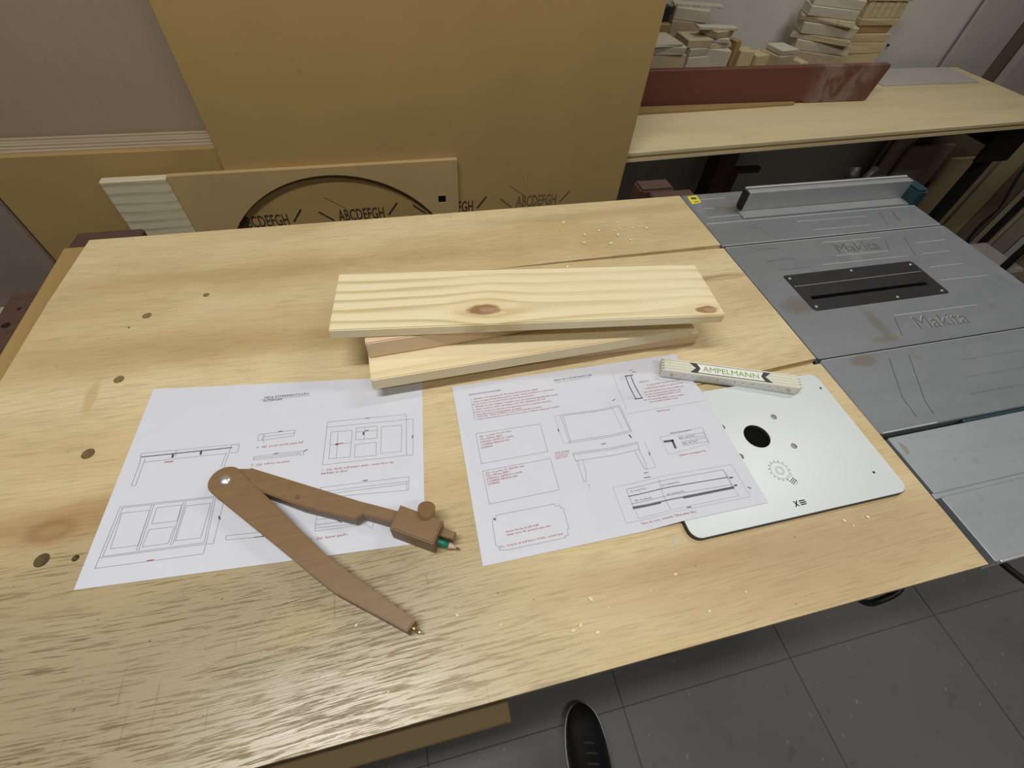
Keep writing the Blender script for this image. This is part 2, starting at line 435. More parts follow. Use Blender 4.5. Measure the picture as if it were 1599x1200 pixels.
def cyl_bm(p0, p1, r0, r1=None, n=16, cap=True):
    p0, p1 = Vector(p0), Vector(p1)
    r1 = r0 if r1 is None else r1
    d = (p1 - p0); q = d.to_track_quat('Z', 'Y').to_matrix().to_4x4()
    bm = bmesh.new()
    bmesh.ops.create_cone(bm, cap_ends=cap, segments=n, radius1=max(r0, 1e-5), radius2=max(r1, 1e-5), depth=d.length)
    bmesh.ops.transform(bm, matrix=Matrix.Translation((p0 + p1) / 2) @ q, verts=bm.verts)
    return bm

def cyl(name, p0, p1, r0, mat, parent=None, r1=None, n=16, **k):
    o = link(name, to_mesh(cyl_bm(p0, p1, r0, r1, n)), mat, parent, **k)
    for p in o.data.polygons:
        p.use_smooth = len(p.vertices) == 4
    return o

def tube(name, pts, r, mat, parent=None, n=8):
    """swept tube along smoothed points"""
    P = [Vector(p) for p in pts]
    out = []
    for i in range(len(P) - 1):
        a, b, c, d = P[max(i - 1, 0)], P[i], P[i + 1], P[min(i + 2, len(P) - 1)]
        for k in range(6):
            t = k / 6
            out.append(0.5 * ((2 * b) + (c - a) * t + (2 * a - 5 * b + 4 * c - d) * t * t + (3 * b - a - 3 * c + d) * t ** 3))
    out.append(P[-1])
    bm = bmesh.new(); rings = []
    for i, p in enumerate(out):
        d = (out[min(i + 1, len(out) - 1)] - out[max(i - 1, 0)]).normalized()
        q = d.to_track_quat('Z', 'Y')
        rings.append([bm.verts.new(p + q @ Vector((r * math.cos(2 * math.pi * j / n), r * math.sin(2 * math.pi * j / n), 0))) for j in range(n)])
    for a, b in zip(rings, rings[1:]):
        for j in range(n):
            bm.faces.new((a[j], a[(j + 1) % n], b[(j + 1) % n], b[j]))
    bm.faces.new(rings[0]); bm.faces.new(rings[-1][::-1])
    return link(name, to_mesh(bm), mat, parent, smooth=True)

def cut(me, cutters):
    """boolean difference on mesh data; the cutters are removed again"""
    base = bpy.data.objects.new('base', me); C.objects.link(base)
    tmp = []
    for bm in cutters:
        cm = to_mesh(bm); co = bpy.data.objects.new('cutter', cm); C.objects.link(co); tmp.append(co)
        md = base.modifiers.new('b', 'BOOLEAN'); md.operation = 'DIFFERENCE'; md.object = co; md.solver = 'EXACT'
    dg = bpy.context.evaluated_depsgraph_get(); dg.update()
    out = bpy.data.meshes.new_from_object(base.evaluated_get(dg))
    bpy.data.objects.remove(base)
    for t in tmp:
        m_ = t.data; bpy.data.objects.remove(t); bpy.data.meshes.remove(m_)
    out.materials.clear()
    return out

def text_mesh(body, res=2, extrude=0.0, offset=0.0):
    cu = bpy.data.curves.new('t', 'FONT'); cu.body = body; cu.resolution_u = res; cu.size = 1; cu.extrude = extrude; cu.offset = offset
    o = bpy.data.objects.new('t', cu); C.objects.link(o)
    dg = bpy.context.evaluated_depsgraph_get(); dg.update()
    me = bpy.data.meshes.new_from_object(o.evaluated_get(dg))
    bpy.data.objects.remove(o); bpy.data.curves.remove(cu)
    return me

def thing(name, label, cat, loc, group=None, rz=0.0):
    o = bpy.data.objects.new(name, None); o.empty_display_size = 0.05
    C.objects.link(o); o.location = loc; o.rotation_euler = (0, 0, rz)
    return tag(o, label, cat, group)

def tag(o, label, cat, group=None):
    o['label'] = label; o['category'] = cat
    if group: o['group'] = group
    return o

def struct(o, label=None):
    o['kind'] = 'structure'
    if label: o['label'] = label
    return o

def rounded(x0, x1, y0, y1, r, n=6):
    pts = []
    for cx, cy, a in ((x1 - r, y1 - r, 0), (x0 + r, y1 - r, 90), (x0 + r, y0 + r, 180), (x1 - r, y0 + r, 270)):
        for k in range(n + 1):
            t = math.radians(a + 90 * k / n)
            pts.append((cx + r * math.cos(t), cy + r * math.sin(t)))
    return pts

def circ(cx, cy, r, n=24):
    return [(cx + r * math.cos(2 * math.pi * k / n), cy + r * math.sin(2 * math.pi * k / n)) for k in range(n)]

FLOOR = -TABLE_Z
ROOM_A = math.atan(0.05)            # the back wall and its shelf stand 2.9 degrees off the bench
def wallp(x, d):                     # point on a line parallel to the back wall, d in front of it
    return 1.66 + 0.05 * (x - 2.0) - d

# ------------------------------------------------------------------ the room
fl = struct(link('floor', to_mesh(box_bm(-2.1, 3.3, -1.7, 2.0, FLOOR - 0.05, FLOOR - 0.0025)), 'grout'), 'dark grout bed under grey floor tiles')
T = 0.4525
tile_me = None
for i in range(-6, 6):
    for j in range(-4, 5):
        x0, y0 = 0.79 + i * T, -0.019 + j * T
        if x0 + T < -2.05 or x0 > 3.2 or y0 + T < -1.65 or y0 > 1.95:
            continue
        if tile_me is None:
            tile_me = to_mesh(box_bm(-T / 2 + 0.0009, T / 2 - 0.0009, -T / 2 + 0.0009, T / 2 - 0.0009, -0.010, 0.0, 0.0012, 2))
            tile_me.materials.append(M['tile'])
        o = bpy.data.objects.new('tile', tile_me); C.objects.link(o); o.parent = fl
        o.location = Vector((x0 + T / 2, y0 + T / 2, FLOOR)) - fl.location
wb = prism('wall_back', [(-2.1, wallp(-2.1, 0)), (3.3, wallp(3.3, 0)), (3.3, wallp(3.3, -0.1)), (-2.1, wallp(-2.1, -0.1))], FLOOR, CEIL, 'wall')
struct(wb, 'grey-white plaster wall behind the shelf')
struct(box('wall_right', 3.15, 3.25, -1.7, 1.75, FLOOR, CEIL, 'dim_wall'))
struct(box('wall_left', -2.1, -2.0, -1.7, 1.5, FLOOR, CEIL, 'dim_wall'))
struct(box('wall_front', -2.1, 3.25, -1.7, -1.6, FLOOR, CEIL, 'dim_wall'))
struct(box('ceiling', -2.1, 3.25, -1.7, 1.9, CEIL, CEIL + 0.08, 'ceiling'))

for i, (lx, ly, watt, ln, tz) in enumerate(LAMPS):
    t = thing('tube_lamp', ['ceiling tube lamp over the plywood bench', 'ceiling tube lamp near the back wall shelf', 'ceiling tube lamp over the open floor'][i], 'lamp', (lx, ly, CEIL - 0.08), 'ceiling tube lamps', tz)
    box('housing', lx - ln / 2, lx + ln / 2, ly - 0.06, ly + 0.06, CEIL - 0.035, CEIL - 0.0005, 'ceiling', t, 0.004)
    tn = NT('lit_tube'); tn.b.inputs['Emission Color'].default_value = LAMP_COL + (1,); tn.b.inputs['Emission Strength'].default_value = 6
    cyl('tube', (lx - ln / 2 + 0.02, ly, CEIL - 0.055), (lx + ln / 2 - 0.02, ly, CEIL - 0.055), 0.014, tn.mat, t)
    ld = bpy.data.lights.new('tube_light', 'AREA'); ld.shape = 'RECTANGLE'; ld.size = ln; ld.size_y = 0.10; ld.energy = watt; ld.color = LAMP_COL
    lo = bpy.data.objects.new('tube_light', ld); C.objects.link(lo); lo.parent = t; lo.location = (0, 0, -0.005)

# ------------------------------------------------------------------ the workbench
bench = thing('workbench', 'large plywood-topped workbench with dark red timber frame', 'workbench', (0, 0, FLOOR))
outline = [(-0.466, 0.02), (0.510, 0.02), (0.510, 0.702), (-0.455, 0.702), (-0.463, 0.565), (-0.466, 0.43)]
holes = [(-0.338, 0.519, 0.0055), (-0.273, 0.549, 0.0040), (-0.343, 0.413, 0.0055), (-0.346, 0.315, 0.0062), (-0.351, 0.208, 0.0062), (-0.324, 0.204, 0.0030), (-0.354, 0.500, 0.0015)]
cutters = [prism_bm(circ(x, y, r, 14), -0.05, 0.01) for x, y, r in holes]
cutters.append(prism_bm([(0.10, 0.5425), (0.52, 0.538), (0.52, 0.5475), (0.25, 0.5455)], -0.009, 0.01))
cutters.append(prism_bm([(0.30, 0.2785), (0.52, 0.283), (0.52, 0.2925)], -0.009, 0.01))
top_me = cut(to_mesh(prism_bm(outline, -0.018, 0.0)), cutters)
link('top_board', top_me, 'bench', bench)
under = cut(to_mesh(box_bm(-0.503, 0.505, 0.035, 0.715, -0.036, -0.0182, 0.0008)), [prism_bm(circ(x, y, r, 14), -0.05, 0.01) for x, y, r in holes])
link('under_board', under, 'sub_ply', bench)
for lx, ly in ((-0.545, 0.055), (0.43, 0.055), (-0.52, 0.690), (0.43, 0.690)):
    zt = -0.0362 if ly < 0.5 or lx < 0 else -0.0365
    box('leg', lx, lx + 0.075, ly, ly + 0.075, FLOOR, zt, 'redwood', bench, 0.003)
box('back_block', -0.505, -0.41, 0.7155, 0.765, -0.06, -0.024, 'redwood', bench, 0.003)
box('back_block', 0.453, 0.524, 0.742, 0.781, -0.09, -0.008, 'redwood', bench, 0.004, 2)
box('back_block', 0.468, 0.556, 0.7155, 0.7405, -0.06, -0.010, 'redwood', bench, 0.003)
rail = cut(to_mesh(box_bm(-0.553, -0.508, 0.10, 0.640, -0.085, -0.034, 0.002)), [prism_bm(circ(-0.535, 0.570, 0.0055, 14), -0.06, 0.0), prism_bm(circ(-0.531, 0.602, 0.003, 12), -0.06, 0.0)])
link('side_rail', rail, 'redwood', bench)
box('front_rail', -0.46, 0.43, 0.075, 0.105, -0.11, -0.037, 'redwood', bench, 0.002)
box('rear_rail', -0.44, 0.43, 0.700, 0.730, -0.12, -0.037, 'redwood', bench, 0.002)
lb = box('ledge_board', -0.46, 0.0285, 0.0045, 0.052, -0.056, -0.0385, 'mdf_shaded', bench, 0.001)
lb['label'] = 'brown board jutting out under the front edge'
cyl('plug', (0.213, 0.1055, -0.004), (0.213, 0.1055, 0.0006), 0.0035, 'offcut_white', bench, n=16)

# crumbs of sawdust on the back of the bench
bm = bmesh.new()
for k in range(46):
    if k < 26: x, y, s = random.gauss(0.33, 0.05), random.gauss(0.60, 0.028), random.uniform(0.0006, 0.0026)
    else: x, y, s = random.uniform(-0.1, 0.48), random.uniform(0.04, 0.10), random.uniform(0.0005, 0.0016)
    if y > 0.69: continue
    b2 = bmesh.ops.create_icosphere(bm, subdivisions=1, radius=s)
    a = random.uniform(0, 3.1)
    for v in b2['verts']:
        v.co = Matrix.Rotation(a, 3, 'Z') @ Vector((v.co.x * 1.6, v.co.y, v.co.z * 0.5)) + Vector((x, y, s * 0.62))
dust = tag(link('sawdust', to_mesh(bm), 'crumb'), 'pale sawdust crumbs scattered on the workbench top', 'sawdust'); dust['kind'] = 'stuff'

# ------------------------------------------------------------------ the table saw
SX, SY = 0.745, 0.365
saw = thing('table_saw', 'grey metal table saw with black blade insert beside the workbench', 'table saw', (SX, SY, FLOOR))
ZT = -0.004
main = prism_bm(rounded(0.5165, 0.976, 0.2925, 0.545, 0.004), ZT - 0.02, ZT)
me = cut(to_mesh(main), [prism_bm(rounded(0.573, 0.826, 0.378, 0.461, 0.006), ZT - 0.012, 0.01), box_bm(0.585, 0.81, 0.398, 0.414, ZT - 0.03, 0.02)])
mt = link('main_table', me, 'saw', saw)
rear = link('rear_table', to_mesh(prism_bm(rounded(0.5165, 0.976, 0.548, 0.709, 0.005), ZT - 0.02, ZT, 0.0012)), 'saw', saw)
front = link('middle_table', to_mesh(prism_bm(rounded(0.5165, 0.976, 0.1725, 0.2905, 0.004), ZT - 0.02, ZT, 0.0012)), 'saw', saw)
ext1 = link('extension_table', to_mesh(prism_bm(rounded(0.522, 0.976, 0.0950, 0.1670, 0.002), ZT - 0.022, ZT - 0.001, 0.0008)), 'saw_lit', saw)
ext2 = link('extension_table', to_mesh(prism_bm(rounded(0.526, 0.976, 0.0200, 0.0905, 0.002), ZT - 0.022, ZT - 0.001, 0.0008)), 'saw_lit', saw)
box('extension_joint', 0.520, 0.975, 0.0893, 0.0962, ZT - 0.022, ZT - 0.0022, 'saw_lit', saw)
box('front_strip', 0.530, 0.976, 0.0185, 0.0210, ZT - 0.024, ZT + 0.0004, 'saw_edge', saw, 0.0004)
box('left_trim', 0.5118, 0.5160, 0.172, 0.708, ZT - 0.03, ZT - 0.0015, 'teal', saw)
box('left_trim', 0.5135, 0.5210, 0.024, 0.1672, ZT - 0.03, ZT - 0.004, 'teal', saw)
box('joint_rail', 0.640, 0.976, 0.1672, 0.1722, ZT - 0.03, ZT - 0.0022, 'teal', saw)
body = box('body', 0.545, 0.955, 0.20, 0.66, -0.34, ZT - 0.0245, 'teal', saw, 0.01)
box('extension_rail', 0.56, 0.60, 0.03, 0.20, -0.06, ZT - 0.024, 'alu', saw)
box('extension_rail', 0.90, 0.94, 0.03, 0.20, -0.06, ZT - 0.024, 'alu', saw)
for sx in (0.56, 0.92):
    for sy in (0.22, 0.62):
        cyl('leg', (sx, sy, FLOOR), (sx, sy, -0.34), 0.016, 'black_metal', saw)
ins = link('blade_insert', cut(to_mesh(prism_bm(rounded(0.574, 0.825, 0.379, 0.460, 0.006), ZT - 0.006, ZT - 0.0005, 0.0006)),
                               [box_bm(0.588, 0.806, 0.4020, 0.4095, -0.03, 0.02)]), 'insert', saw)
box('insert_ridge', 0.577, 0.822, 0.4335, 0.4345, ZT - 0.001, ZT, 'alu', ins, 0)
box('slot_floor', 0.586, 0.808, 0.399, 0.413, ZT - 0.0195, ZT - 0.016, 'cavity', ins, 0)
for sx, sy in ((0.582, 0.453), (0.817, 0.453), (0.817, 0.386), (0.583, 0.387), (0.70, 0.455), (0.73, 0.385)):
    cyl('screw', (sx, sy, ZT - 0.002), (sx, sy, ZT + 0.0003), 0.0022, 'steel', ins, n=10)
# cast ribs and rubbed edges on the table plates
def rib(pts, w, parent, mat='saw', h=0.0007):
    for (a, b) in zip(pts, pts[1:]):
        a, b = Vector(a), Vector(b); d = (b - a).normalized(); nn = Vector((-d.y, d.x)) * w / 2
        q = [a + nn, a - nn, b - nn, b + nn]
        prism('rib', [(p.x, p.y) for p in q][::-1], ZT - 0.001, ZT + h, mat, parent, 0.0003)
for pts, par in (([(0.571, 0.530), (0.610, 0.530), (0.622, 0.510)], mt), ([(0.569, 0.499), (0.623, 0.499), (0.633, 0.482)], mt), ([(0.576, 0.475), (0.634, 0.474), (0.640, 0.4655)], mt),
                 ([(0.66, 0.531), (0.676, 0.505)], mt), ([(0.70, 0.531), (0.82, 0.529)], mt), ([(0.70, 0.494), (0.806, 0.492)], mt), ([(0.66, 0.476), (0.83, 0.474)], mt),
                 ([(0.868, 0.525), (0.846, 0.472)], mt), ([(0.826, 0.523), (0.808, 0.492)], mt), ([(0.862, 0.475), (0.921, 0.475)], mt), ([(0.845, 0.441), (0.915, 0.440)], mt),
                 ([(0.836, 0.408), (0.930, 0.406)], mt), ([(0.875, 0.505), (0.94, 0.505)], mt), ([(0.692, 0.349), (0.845, 0.347)], mt), ([(0.689, 0.345), (0.672, 0.311)], mt),
                 ([(0.583, 0.596), (0.606, 0.592), (0.616, 0.566)], rear), ([(0.636, 0.590), (0.652, 0.562)], rear), ([(0.695, 0.597), (0.845, 0.594)], rear), ([(0.71, 0.569), (0.834, 0.567)], rear),
                 ([(0.88, 0.60), (0.868, 0.565)], rear), ([(0.91, 0.602), (0.90, 0.570)], rear),
                 ([(0.545, 0.690), (0.60, 0.690)], rear), ([(0.535, 0.632), (0.60, 0.632)], rear), ([(0.54, 0.66), (0.56, 0.66)], rear),
                 ([(0.619, 0.276), (0.586, 0.215), (0.581, 0.186)], front), ([(0.652, 0.276), (0.612, 0.205), (0.607, 0.186)], front),
                 ([(0.72, 0.255), (0.90, 0.253)], front), ([(0.70, 0.228), (0.90, 0.226)], front), ([(0.68, 0.203), (0.90, 0.201)], front)):
    flatx = abs(pts[0][1] - pts[-1][1]) < 0.004
    rib(pts, 0.0016, par, 'saw_edge' if flatx and par is not front else 'saw', 0.0005 if flatx else 0.0008)
rib([(0.520, 0.6125), (0.972, 0.6125)], 0.0022, rear, 'saw_edge', 0.0010)
rib([(0.520, 0.5485), (0.972, 0.5485)], 0.0018, rear, 'saw_edge', 0.0008)
rib([(0.520, 0.5430), (0.972, 0.5430)], 0.0012, mt, 'saw_edge', 0.0006)
rib([(0.520, 0.1735), (0.60, 0.1735)], 0.0016, front, 'saw_edge', 0.0005)
rib([(0.520, 0.2895), (0.972, 0.2895)], 0.0012, front, 'saw_edge', 0.0004)
def lettering(name, body, mat, parent, x, y, z, width, ang, ext=0.0, off=0.0, shear=0.0, hscale=1.0):
    me = text_mesh(body, 3, ext, off)
    w = max(v.co.x for v in me.vertices) - min(v.co.x for v in me.vertices)
    s = width / w; ca, sa = math.cos(ang), math.sin(ang)
    for v in me.vertices:
        a, b = (v.co.x + v.co.y * shear) * s, v.co.y * s * hscale
        v.co = Vector((x + a * ca - b * sa, y + a * sa + b * ca, z + v.co.z * s))
    return link(name, me, mat, parent)
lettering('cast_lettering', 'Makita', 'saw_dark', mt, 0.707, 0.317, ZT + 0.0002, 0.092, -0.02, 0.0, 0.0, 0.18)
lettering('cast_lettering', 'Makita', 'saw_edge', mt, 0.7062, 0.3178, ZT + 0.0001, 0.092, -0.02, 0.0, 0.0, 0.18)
lettering('cast_lettering', 'Makita', 'saw_dark', mt, 0.71, 0.501, ZT + 0.0002, 0.085, -0.02, 0.0, 0.0, 0.18)
# rip fence lying along the rear table
fx0, fx1 = 0.606, 0.962
fen = link('rip_fence', None or to_mesh((lambda bm: bm)(box_bm(fx0, fx1, 0.6395, 0.6480, ZT + 0.0005, 0.0330, 0.0006))), 'alu', saw)
box('fence_top_lip', fx0 + 0.001, fx1, 0.6482, 0.6520, 0.0150, 0.0334, 'alu', fen, 0.0006)
box('fence_groove', fx0 + 0.003, fx1, 0.6521, 0.6545, 0.0150, 0.0318, 'cavity', fen, 0)
box('fence_top_lip', fx0 + 0.001, fx1, 0.6546, 0.6600, 0.0150, 0.0342, 'saw_edge', fen, 0.0006)
box('fence_core', fx0 + 0.004, fx1, 0.6482, 0.6598, ZT + 0.0006, 0.0148, 'cavity', fen, 0)
box('fence_foot', fx0 - 0.008, fx1, 0.6180, 0.6393, ZT + 0.0002, ZT + 0.0030, 'alu', fen, 0.0006)
prism('fence_end', [(fx0 - 0.003, 0.6410), (fx0 - 0.0002, 0.6410), (fx0 - 0.0002, 0.6570), (fx0 - 0.003, 0.6570)], ZT + 0.0035, 0.0325, 'black', fen, 0.001)
ec = prism('fence_clamp', rounded(fx1 + 0.0002, fx1 + 0.030, 0.616, 0.672, 0.010), -0.03, 0.024, 'teal', fen, 0.004, 2)
cyl('clamp_knob', (fx1 - 0.09, 0.685, 0.006), (fx1 - 0.09, 0.700, 0.034), 0.012, 'black', saw, n=16)
cyl('clamp_knob', (fx1 - 0.06, 0.690, 0.004), (fx1 - 0.03, 0.700, 0.026), 0.008, 'black', saw, n=16)
lab = prism('yellow_label', [(0.525, 0.677), (0.546, 0.681), (0.5485, 0.7065), (0.5275, 0.7030)], ZT - 0.0002, ZT + 0.0004, 'yellow', rear)
lab['label'] = 'small yellow sticker'
box('label_print', 0.5320, 0.5430, 0.692, 0.699, ZT + 0.0003, ZT + 0.0006, 'ink_k', lab, 0)
box('label_print', 0.5335, 0.5420, 0.683, 0.6855, ZT + 0.0003, ZT + 0.0006, 'ink_k', lab, 0)

# black power leads under bench and saw
tag(tube('power_cable', [(0.56, 0.10, -0.26), (0.585, 0.055, -0.285), (0.612, 0.030, -0.30), (0.640, 0.026, -0.305), (0.677, 0.034, -0.29), (0.70, 0.07, -0.27), (0.71, 0.12, -0.25)], 0.005, 'black'),
    'black cable looping out under the bench front edge', 'cable')
tube('power_cord', [(0.80, 0.20, -0.22), (0.84, 0.08, -0.26), (0.875, 0.042, -0.29), (0.902, 0.000, -0.30), (0.95, -0.05, -0.31), (1.08, -0.12, -0.34), (1.30, -0.18, -0.50), (1.45, -0.20, -0.80), (1.60, -0.20, -0.842)], 0.0055, 'black', saw)

# ------------------------------------------------------------------ sheets leaning behind the bench
mdf_big = tag(box('mdf_sheet', -0.350, 0.573, 1.0500, 1.0650, FLOOR, 0.95, 'mdf', None, 0.0008), 'tall brown MDF sheet standing behind the bench', 'board')
def stand_text(cx, zb, mat, parent, w=0.108, y=1.0496, body='ABCDEFGH'):
    me = text_mesh(body, 2, 0.0, 0.015)
    x0 = min(v.co.x for v in me.vertices); x1 = max(v.co.x for v in me.vertices); s = w / (x1 - x0)
    for v in me.vertices:
        v.co = Vector((cx - w / 2 + (v.co.x - x0) * s, y, zb + v.co.y * s * 2.0))
    return link('cut_lettering', me, mat, parent)
def slit(x0, z0, x1, z1, w, mat, parent, y=1.0494):
    a, b = Vector((x0, z0)), Vector((x1, z1)); d = (b - a).normalized(); nn = Vector((-d.y, d.x)) * w / 2
    bm = bmesh.new(); vs = [bm.verts.new((p.x, y, p.y)) for p in (a + nn, a - nn, b - nn, b + nn)]
    bm.faces.new(vs); r = bmesh.ops.extrude_face_region(bm, geom=list(bm.faces))
    for v in r['geom']:
        if isinstance(v, bmesh.types.BMVert): v.co.y = y + 0.0008
    return link('slit', to_mesh(bm), mat, parent)
M['burnt'] = plain('laser_burnt_edge', (0.045, 0.025, 0.012), 0.85)
M['engraved_mdf'] = plain('lightly_burnt_mdf', (0.17, 0.10, 0.045), 0.85)
for k, cx in enumerate((-0.315, -0.095, 0.125, 0.345)):
    m_ = 'burnt' if k < 3 else 'engraved_mdf'
    t_ = stand_text(cx, -0.2135 + (0.003 if k == 3 else 0), m_, mdf_big)
    slit(cx - 0.095, -0.185, cx - 0.066, -0.210, 0.0040, m_, mdf_big)
    slit(cx + 0.064, -0.206, cx + 0.088, -0.176, 0.0040, m_, mdf_big)
    slit(cx - 0.075, -0.150, cx - 0.030, -0.182, 0.0012, 'engraved_mdf', mdf_big)
slit(0.311, -0.128, 0.311, -0.146, 0.0040, 'mdf2', mdf_big); slit(0.311, -0.146, 0.330, -0.180, 0.0010, 'mdf2', mdf_big)

# board with the round cut-out, and the pine end piece beside it
def xz_prism_cut(pts, y0, y1, cutters):
    """outline given in x,z; built flat then stood up"""
    me = cut(to_mesh(prism_bm(pts, 0.0, y1 - y0)), cutters)
    me.transform(Matrix.Translation((0, y1, 0)) @ Matrix.Rotation(math.radians(90), 4, 'X'))
    return me
arc_me = xz_prism_cut([(-0.4585, FLOOR), (0.141, FLOOR), (0.141, -0.0745), (-0.4585, -0.0770)], 1.0370, 1.0495,
                      [prism_bm(circ(-0.149, -0.375, 0.282, 96), -0.1, 0.1), prism_bm([(0.092, -0.177), (0.110, -0.177), (0.110, -0.159), (0.092, -0.159)], -0.1, 0.1)])
arc = tag(link('cutout_board', arc_me, 'mdf2'), 'MDF board with a large round cut-out behind the bench', 'board')
bk = box('hole_shade', 0.0925, 0.1095, 1.0400, 1.0492, -0.1765, -0.1595, 'cavity', arc, 0)  # near-black fill painting the shade inside the square hole
tag(box('pine_board', -0.579, -0.4590, 1.0300, 1.0490, FLOOR, -0.0775, 'pine_strip', None, 0.0015), 'weathered pine board with wavy grain left of the round cut-out', 'board')
tag(box('mdf_board', -0.786, -0.30, 1.0680, 1.0830, FLOOR, -0.039, 'mdf', None, 0.0006), 'low brown MDF board in front of the leaning sheet stack', 'board')
sheet_mats = ['stack_ply'] * 5
pos = ['frontmost', 'second', 'third', 'fourth', 'rearmost']
for k in range(5):
    y0 = 1.0875 + k * 0.0140
    tag(box('plywood_sheet', -1.40, -0.31, y0, y0 + 0.0080, FLOOR, -0.0385 + 0.0006 * ((k * 7) % 3), sheet_mats[k], None, 0.0006),
        '%s thin sheet of the edge-on stack below the pale plywood' % pos[k], 'board', 'stacked thin sheets')
tag(box('plywood_sheet', -1.45, -0.30, 1.1590, 1.1740, FLOOR, 1.0, 'pale_ply', None, 0.0006), 'tall pale plywood sheet at the upper left of the picture', 'board')
tag(box('plywood_sheet', -1.55, -0.7885, 1.0560, 1.0680, FLOOR, -0.040, 'mauve_ply', None, 0.0006), 'mauve-grey plywood sheet at the left beyond the bench corner', 'board')
tag(box('pale_plank', -1.50, -0.84, 1.0300, 1.0540, FLOOR, -0.372, 'offcut_white', None, 0.002), 'whitish plank end low at the left picture edge', 'board')

# ------------------------------------------------------------------ the shelf along the back wall
def fr(x): return 1.074 + 0.048 * (x - 0.589)
shelf = thing('wall_shelf', 'pale plywood counter running along the back wall', 'shelf', (1.3, 1.35, FLOOR))
prism('shelf_top', [(0.42, fr(0.42)), (2.215, fr(2.215)), (2.195, wallp(2.195, 0.055)), (0.42, wallp(0.42, 0.055))], -0.1080, -0.1000, 'shelf_ply', shelf)
prism('shelf_layer', [(0.42, fr(0.42) + .0012), (2.214, fr(2.214) + .0012), (2.195, wallp(2.195, 0.056)), (0.42, wallp(0.42, 0.056))], -0.1150, -0.1082, 'edge_ply', shelf)
prism('shelf_layer', [(0.42, fr(0.42)), (2.215, fr(2.215)), (2.195, wallp(2.195, 0.056)), (0.42, wallp(0.42, 0.056))], -0.1230, -0.1152, 'shelf_ply', shelf)
box('post', 1.185, 1.262, 1.470, 1.545, FLOOR, -0.1232, 'redwood', shelf, 0.002)
box('post', 0.46, 0.52, 1.44, 1.50, FLOOR, -0.1232, 'redwood', shelf, 0.002)
box('metal_leg', 2.135, 2.172, 1.235, 1.272, FLOOR, -0.1232, 'black_metal', shelf, 0.002)
box('metal_apron', 2.06, 2.21, 1.218, 1.234, -0.275, -0.1232, 'black_metal', shelf, 0.002)
box('metal_apron', 2.174, 2.21, 1.235, 1.54, -0.255, -0.1232, 'black_metal', shelf, 0.002)
tag(box('grey_sheet', 1.70, 2.135, 1.452, 1.600, -0.0999, -0.0955, 'grey_ply', None, 0.0006, mtx=Matrix.Translation((1.9, 1.5, 0)) @ Matrix.Rotation(0.02, 4, 'Z') @ Matrix.Translation((-1.9, -1.5, 0))),
    'thin dusty sheet lying flat at the wall end of the counter', 'board')
# red-brown board standing on the counter
out = [(0.50, -0.0995), (1.262, -0.0995), (1.270, -0.0945), (1.290, -0.0945), (1.297, -0.0998), (1.525, -0.0998), (1.533, -0.0960), (1.552, -0.0040), (1.546, 0.0030), (0.50, -0.0035)]
me = to_mesh(prism_bm(out, 0.0, 0.020, 0.002))
me.transform(Matrix.Translation((0, 1.356, 0)) @ Matrix.Rotation(math.radians(90), 4, 'X'))
tag(link('red_board', me, 'redplank'), 'long red-brown board standing on edge on the counter', 'board')
tag(prism('wood_strip', [(0.56, 1.290), (0.90, 1.303), (1.25, 1.322), (1.25, 1.334), (0.56, 1.334)], -0.0999, -0.0920, 'offcut_brown', None, 0.001), 'thin orange-brown strip lying in front of the red-brown board', 'strip')

